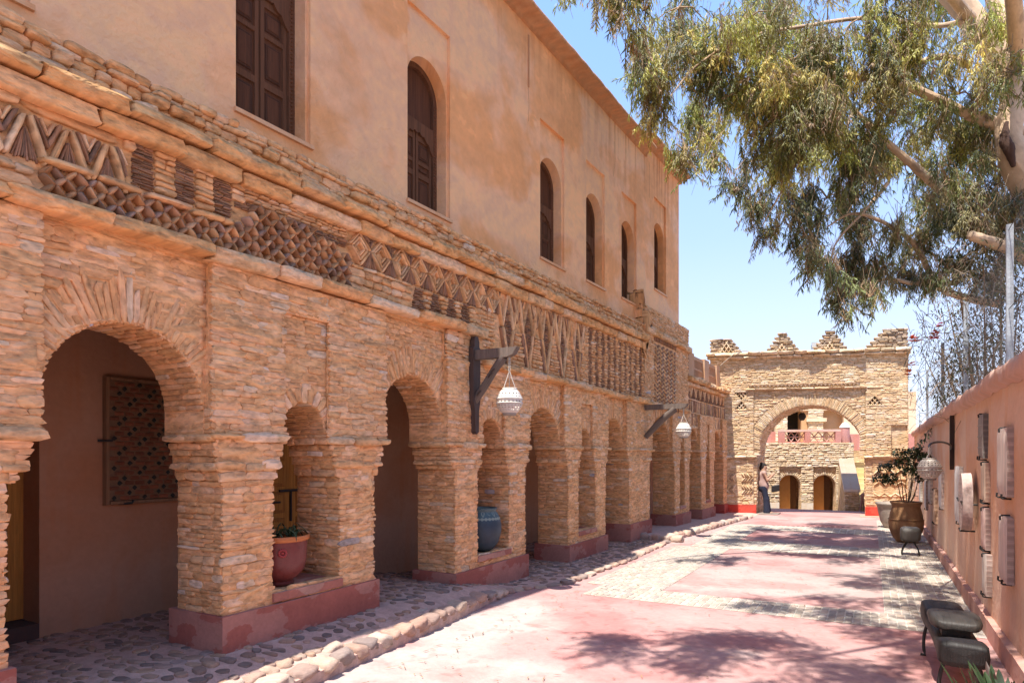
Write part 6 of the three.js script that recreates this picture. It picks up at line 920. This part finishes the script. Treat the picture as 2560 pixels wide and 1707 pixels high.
const SPRAY = [ [-3.41, 7.85, -8.25, 0.33, 0], [-3.31, 7.99, -8.91, 0.30, 0], [-2.85, 7.30, -8.43, 0.23, 0], [-2.86, 7.14, -8.62, 0.15, 0], [-3.14, 7.74, -8.28, 0.32, 0], [-2.83, 7.98, -8.84, 0.30, 0], [-3.62, 7.90, -8.08, 0.24, 0], [-3.02, 8.12, -8.48, 0.47, 0], [-2.81, 7.86, -8.95, 0.25, 0] ];
const LIMBS = {
  limb: [ [2.73, 5.62, -14.29, 0.299], [2.30, 6.56, -14.17, 0.282], [2.10, 7.21, -14.17, 0.198], [2.21, 8.24, -14.47, 0.201], [1.98, 8.98, -14.56, 0.197], [1.66, 9.66, -14.62, 0.208], [1.26, 10.44, -14.63, 0.224] ],
  up: [ [2.21, 8.31, -14.47, 0.155], [2.45, 9.18, -15.05, 0.168], [2.18, 10.31, -15.59, 0.168], [2.03, 11.11, -15.96, 0.156] ],
  arm1: [ [1.62, 8.23, -15.17, 0.086], [1.06, 8.48, -14.75, 0.086], [0.41, 8.66, -14.16, 0.078], [-0.30, 8.66, -13.54, 0.058], [-0.85, 8.63, -13.12, 0.047], [-1.40, 8.47, -12.70, 0.031], [-1.92, 8.24, -12.19, 0.022], [-2.37, 7.95, -11.83, 0.012] ],
  arm1b: [ [3.12, 7.80, -16.33, 0.145], [2.42, 8.01, -15.84, 0.127], [1.62, 8.23, -15.17, 0.108] ],
  arm2: [ [3.16, 5.21, -16.59, 0.126], [2.25, 5.99, -16.09, 0.115], [1.32, 6.78, -15.35, 0.090], [0.79, 7.20, -14.82, 0.076], [0.12, 7.83, -14.34, 0.057], [-0.46, 8.44, -13.91, 0.035], [-0.74, 8.71, -13.64, 0.017] ],
  arm3: [ [2.17, 4.58, -15.47, 0.081], [1.14, 4.88, -14.79, 0.062], [0.70, 5.68, -14.43, 0.043], [0.19, 6.05, -14.04, 0.037], [-0.30, 6.18, -13.65, 0.024], [-0.72, 5.90, -13.31, 0.012] ],
  arm4: [ [1.43, 4.97, -14.95, 0.044], [0.69, 4.91, -14.31, 0.037], [0.26, 4.97, -13.96, 0.027], [-0.09, 4.82, -13.65, 0.012] ],
  arm5: [ [1.62, 8.98, -14.82, 0.065], [1.14, 9.27, -14.79, 0.058], [0.57, 9.14, -14.70, 0.038], [-0.02, 8.74, -14.60, 0.017] ],
  arm6: [ [1.66, 9.74, -14.62, 0.048], [1.01, 9.45, -14.03, 0.043], [-0.02, 9.47, -13.24, 0.035], [-1.02, 9.19, -12.46, 0.028], [-1.98, 8.83, -11.70, 0.020], [-2.64, 8.38, -11.34, 0.013], [-2.97, 7.75, -10.92, 0.007] ],
  stub: [ [2.75, 5.0, -14.6, 0.12], [2.3, 5.12, -14.0, 0.10], [1.84, 5.26, -13.58, 0.090], [1.44, 5.37, -13.24, 0.078] ],
  hang1: [ [-0.72, 8.06, -13.31, 0.032], [-1.07, 7.42, -13.11, 0.024], [-1.42, 6.62, -12.92, 0.016], [-1.77, 5.90, -12.73, 0.008] ],
  hang2: [ [0.26, 6.78, -14.08, 0.037], [-0.09, 6.26, -13.77, 0.028], [-0.58, 5.58, -13.38, 0.016], [-0.72, 4.94, -13.31, 0.008] ],
};
const OVER = [[-2.4, 6.7, -2.9, 0.8], [-1.5, 6.9, -3.4, 0.9], [-0.7, 6.6, -3.1, 0.8], [-1.2, 7.6, -5.2, 0.9], [-0.2, 7.4, -4.6, 0.9], [0.4, 6.9, -4.0, 0.8], [0.3, 7.2, -6.0, 0.9], [0.6, 7.7, -7.6, 1.0], [0.5, 8.6, -9.6, 1.1], [1.0, 7.0, -5.0, 0.8], [0.1, 8.9, -8.2, 0.9], [1.1, 6.3, -2.6, 0.9], [0.9, 9.2, -11.0, 1.0], [-0.9, 8.9, -7.4, 0.7], [1.3, 8.2, -8.9, 0.9], [-1.4, 9.3, -9.4, 0.8]];
const TREE_AT = [3.3, -0.4, -15.2];
{
  const t = thing('eucalyptus_tree', 'large eucalyptus with pale smooth limbs and drooping leaves leaning over the wall', 'tree', TREE_AT), q = rng(2024);
  const BK = [0.66, 0.50, 0.37], pts = (l) => l.map(([x, y, z]) => V(x, y, z)), sm = (l, n = 6) => { const c = new THREE.CatmullRomCurve3(pts(l)), N = (l.length - 1) * n, P = [], Rd = []; for (let k = 0; k <= N; k++) { const f = k / N, g = f * (l.length - 1), i = Math.min(l.length - 2, Math.floor(g)); P.push(c.getPoint(f).add(V((q() - 0.5) * 0.012, (q() - 0.5) * 0.012, 0))); Rd.push(mix(l[i][3], l[i + 1][3], g - i) * rr(0.95, 1.06, q)); } return [P, Rd]; };
  { const m = new MB(); const [P, Rd] = sm([[3.3, -0.6, -15.2, 0.5], [3.35, 2, -15.1, 0.42], [3.2, 4.2, -14.9, 0.37], [2.73, 5.62, -14.3, 0.31]]); m.tube(P, Rd, 14, [0.36, 0.27, 0.2]); const [P2, R2] = sm([[3.35, 2.2, -15.1, 0.34], [3.6, 4, -15.9, 0.28], [3.16, 5.21, -16.6, 0.238]]); m.tube(P2, R2, 12, [0.36, 0.27, 0.2]); m.build('trunk', M_.bark, t); }
  for (const [k, l] of Object.entries(LIMBS)) { const m = new MB(), [P, Rd] = sm(l); m.tube(P, Rd, l[0][3] > 0.1 ? 14 : 8, BK); m.build('limb', M_.bark, t); }
  for (const l of [[[2.3, 8.6, -14.5, 0.12], [1.6, 8.6, -11, 0.1], [0.9, 8.0, -8, 0.07], [0.2, 7.6, -5.2, 0.05], [-1.2, 7.2, -3.2, 0.02]], [[1.66, 9.66, -14.62, 0.1], [0.4, 9.9, -12.4, 0.07], [-1.8, 9.6, -10.4, 0.05], [-3.6, 8.6, -8.6, 0.03], [-4.1, 7.8, -7.6, 0.01]]]) { const m = new MB(), [P, Rd] = sm(l); m.tube(P, Rd, 9, BK); m.build('limb', M_.bark, t); }
  { const m = new MB(), [P, Rd] = sm([[2.03, 7.42, -13.94, 0.03], [2.00, 7.1, -13.88, 0.085], [2.06, 6.9, -13.87, 0.09], [2.12, 6.62, -13.9, 0.03]]); m.tube(P, Rd, 10, [0.07, 0.035, 0.025]); m.build('bark_scar', M_.bark, t); }
  // one drooping sprig of narrow leaves, set many times
  const sprig = (n, L, seed) => { const r = rng(seed), m = new MB(), tw = []; for (let k = 0; k <= 4; k++) tw.push(V((k / 4) ** 1.2 * 0.1, -L * (k / 4), (k / 4) * 0.03)); m.tube(tw, 0.0035, 3, [0.30, 0.22, 0.14], false); for (let k = 0; k < n; k++) { const f = (k + 0.6) / n, o = V(f ** 1.2 * 0.1, -L * f, f * 0.03), a = r() * 6.28, l = rr(0.08, 0.135, r), dir = V(Math.cos(a) * rr(0.25, 0.75, r), -1, Math.sin(a) * rr(0.25, 0.75, r)).normalize(), tip = o.clone().addScaledVector(dir, l), s = dir.clone().cross(V(Math.cos(a * 3), 0.2, Math.sin(a * 3))).normalize().multiplyScalar(rr(0.007, 0.0105, r)), c = jit([1, 1, 1], 0.3, r), mid = o.clone().lerp(tip, 0.45); mid.x += 0.008; const A = m.v(o.x, o.y, o.z, 0, 0, c), B = m.v(mid.x - s.x, mid.y - s.y, mid.z - s.z, 0, 0.5, c), D = m.v(mid.x + s.x, mid.y + s.y, mid.z + s.z, 1, 0.5, c), E = m.v(tip.x, tip.y, tip.z, 0, 1, c); m.i.push(A, B, D, B, E, D); } return m; };
  const leafMat = new THREE.MeshPhysicalMaterial({ vertexColors: true, roughness: 0.75, transmission: 0.5, thickness: 0, side: THREE.DoubleSide });
  const place = [[], [], []], Mx = new THREE.Matrix4(), Q = new THREE.Quaternion(), E = new THREE.Euler();
  const GREEN = [[0.40, 0.39, 0.06], [0.30, 0.32, 0.05], [0.48, 0.43, 0.08], [0.22, 0.25, 0.05], [0.55, 0.46, 0.12]], GREY = [[0.24, 0.26, 0.07], [0.17, 0.20, 0.055], [0.32, 0.27, 0.10], [0.14, 0.165, 0.05]];
  const twigs = new MB();
  const cluster = ([x, y, z, r, g], dens, parts = 6) => {
    const pal = g ? GREY : GREEN;
    for (let h = 0; h < parts; h++) {                               // each mass breaks into hanging clumps of its own tone
      const a0 = q() * 6.28, d0 = Math.sqrt(q()) * r * 0.78, cx = x + Math.cos(a0) * d0, cz = z + Math.sin(a0) * d0, cy = y + (q() - 0.5) * r * 1.35 + 0.15, rx = r * rr(0.24, 0.42, q), ry = rx * rr(1.0, 1.7, q), tone = mul(pick(pal, q), pick([0.55, 0.85, 1.2, 1.5], q)), n = Math.round(dens * Math.pow(rx, 1.75) * 0.62);
      const yaw = q() * 6.28, sway = rr(0.1, 0.4, q);
      for (let k = 0; k < n; k++) {
        const u = V(q() - 0.5, q() - 0.5, q() - 0.5); if (u.length() > 0.5) { k--; continue; }
        const p = V(cx + u.x * 2 * rx, cy + u.y * 2 * ry + 0.15, cz + u.z * 2 * rx), s = rr(0.6, 1.15, q); E.set((q() - 0.5) * 1.0, yaw + (q() - 0.5) * 4, sway + (q() - 0.5) * 0.9); Q.setFromEuler(E); Mx.compose(p, Q, V(s, s, s)); const dead = q() < 0.09;
        place[k % 3].push([Mx.clone(), dead ? jit([0.40, 0.26, 0.14], 0.3, q) : jit(tone, 0.45, q)]);
        if (k % 4 === 0) { const o = p.clone().add(V((q() - 0.5) * 0.3, rr(0.05, 0.3, q), (q() - 0.5) * 0.3)), b = p.clone().add(V((q() - 0.5) * 0.35, -rr(0.1, 0.5, q), (q() - 0.5) * 0.35)), md = o.clone().lerp(b, 0.5).add(V((q() - 0.5) * 0.12, 0.04, (q() - 0.5) * 0.12)); twigs.tube([o, md, b], [0.005, 0.004, 0.0025], 3, jit([0.52, 0.38, 0.25], 0.4, q), false); }
      }
      const a = V(x, y + r * 0.4, z), b = V(cx, cy + ry * 0.5, cz), e = V(cx + (q() - 0.5) * 0.2, cy - ry, cz + (q() - 0.5) * 0.2); twigs.tube([a, a.clone().lerp(b, 0.5).add(V((q() - 0.5) * 0.2, 0.12, (q() - 0.5) * 0.2)), b, e], [0.016, 0.012, 0.008, 0.003], 4, jit([0.52, 0.38, 0.26], 0.3, q), false);
    }
  };
  for (const c of CROWN) cluster(c, 720, 9); for (const c of SPRAY) cluster(c, 700, 4); for (const c of OVER) cluster([...c, 0], 800, 7);
  twigs.build('twigs', M_.bark, t, { kind: 'stuff' });
  place.forEach((l, k) => { const g = sprig([14, 18, 22][k], [0.26, 0.34, 0.42][k], 60 + k), src = g.build('leaves', leafMat, t); t.remove(src); const im = new THREE.InstancedMesh(src.geometry.translate(...TREE_AT), leafMat, l.length); im.name = 'leaves'; im.castShadow = im.receiveShadow = true; l.forEach(([m, c], i) => { const e = m.clone(); e.elements[12] -= TREE_AT[0]; e.elements[13] -= TREE_AT[1]; e.elements[14] -= TREE_AT[2]; im.setMatrixAt(i, e); im.setColorAt(i, C(...c)); }); im.userData.kind = 'stuff'; t.add(im); });

  // dark shrubs and a flowering vine behind the fence
  const bush = (name, label, cat, at, balls, cols, n, lw, ll, stem, kind) => {
    const b = thing(name, label, cat, at), l = new MB(), s = new MB(); s.tube([V(...at), V(at[0] + 0.05, at[1] + 1, at[2]), V(balls[0][0], balls[0][1], balls[0][2])], [0.05, 0.04, 0.02], 7, [0.28, 0.2, 0.14]);
    for (const [x, y, z, r] of balls) { s.tube([V(at[0] + 0.03, at[1] + 0.6, at[2]), V(mix(at[0], x, 0.5), mix(at[1] + 0.6, y, 0.6), mix(at[2], z, 0.5)), V(x, y, z)], [0.025, 0.018, 0.006], 5, [0.30, 0.22, 0.15]); for (let k = 0; k < n * r * r; k++) { const u = V(q() - 0.5, q() - 0.5, q() - 0.5); if (u.length() > 0.5) { k--; continue; } const o = V(x, y, z).addScaledVector(u, 2 * r), d = V(q() - 0.5, q() - 0.65, q() - 0.5).normalize().multiplyScalar(rr(0.7, 1.3, q) * ll); grow(l, o, o.clone().add(d), lw, 0.008, jit(pick(cols, q), 0.5, q), 2); } for (let k = 0; k < stem * r; k++) { const o = V(x + (q() - 0.5) * r * 2, y + (q() - 0.5) * r * 2, z + (q() - 0.5) * r), d = V((q() - 0.5) * 0.7, q() - 0.6, (q() - 0.5) * 0.5); s.tube([o, o.clone().addScaledVector(d, 0.5).add(V(0, 0.06, 0)), o.clone().add(d)], [0.006, 0.005, 0.003], 3, jit([0.46, 0.36, 0.27], 0.4, q), false); } }
    s.build('stems', M_.bark, b); l.build('foliage', softLeaf, b, { kind: 'stuff' }); return b;
  };
  bush('hedge_shrub', 'dense dark evergreen shrub behind the wire fence at the right edge', 'shrub', [1.9, -0.2, -13.5], [[1.50, 3.2, -12.2, 0.55], [1.75, 4.0, -13.4, 0.7], [1.45, 2.7, -12.8, 0.6], [1.95, 4.9, -14, 0.7], [1.35, 2.9, -14.2, 0.5], [2.05, 4.2, -13, 0.7], [2.05, 5.4, -14.6, 0.6], [1.65, 3.5, -14.6, 0.6]], [[0.05, 0.06, 0.025], [0.075, 0.075, 0.035], [0.10, 0.08, 0.045]], 1500, 0.013, 0.08, 30);
  const vine = bush('flowering_vine', 'straggling bougainvillea with red and orange blossoms climbing over the wire fence', 'vine', [1.7, -0.2, -13.5], [[1.25, 4.2, -12.6, 0.5], [1.1, 3.7, -14.2, 0.5], [1.3, 3.1, -13.5, 0.45], [1.15, 4.6, -14.0, 0.5], [1.35, 3.4, -11.8, 0.5], [1.4, 4.4, -11.4, 0.55], [1.1, 3.2, -16, 0.5], [1.25, 2.8, -17.5, 0.45], [0.95, 3.9, -16.5, 0.4], [1.45, 3.0, -11.0, 0.45]], [[0.12, 0.14, 0.05], [0.16, 0.15, 0.07], [0.09, 0.10, 0.045]], 330, 0.013, 0.06, 80);
  const blossom = (x, y, z, col, n, s) => { const m = new MB(); for (let k = 0; k < n; k++) { const o = V(x + (q() - 0.5) * s, y + (q() - 0.5) * s, z + (q() - 0.5) * s); for (let j = 0; j < 4; j++) { const f = j * 1.57 + q(); grow(m, o, o.clone().add(V(Math.cos(f) * 0.06, (q() - 0.3) * 0.05, Math.sin(f) * 0.06)), 0.034, 0.006, jit(col, 0.3, q), 2); } } m.build('blossom', softLeaf, vine); };
  blossom(1.72, 4.97, -14.65, [0.85, 0.16, 0.03], 10, 0.15);
  blossom(2.06, 4.54, -14.84, [0.8,0.15,0.03], 6, 0.10);
  blossom(1.10, 4.09, -15.45, [0.62, 0.015, 0.06], 14, 0.15);
  blossom(1.18, 4.29, -15.49, [0.62, 0.015, 0.06], 6, 0.07);
  blossom(0.76, 4.11, -15.84, [0.85,0.16,0.03], 8, 0.12);
  blossom(0.66, 3.48, -16.35, [0.85,0.2,0.03], 8, 0.12);
  blossom(0.75, 3.66, -16.40, [0.85,0.2,0.03], 4, 0.07);
  blossom(0.86, 4.18, -16.46, [0.85,0.16,0.03], 4, 0.07);
  bush('distant_shrub', 'pale hazy shrub beyond the gate at the end of the pink wall', 'shrub', [4.5, -0.9, -44], [[4.2, 2.2, -44, 1.3], [6.0, 2.8, -45, 1.6], [5.2, 3.8, -45, 1.2], [8, 3, -46, 1.8], [3.2, 1.4, -43, 1.0]], [[0.26, 0.24, 0.19], [0.33, 0.29, 0.22], [0.22, 0.22, 0.17]], 190, 0.05, 0.25, 8);
}

renderer.render(scene, camera);
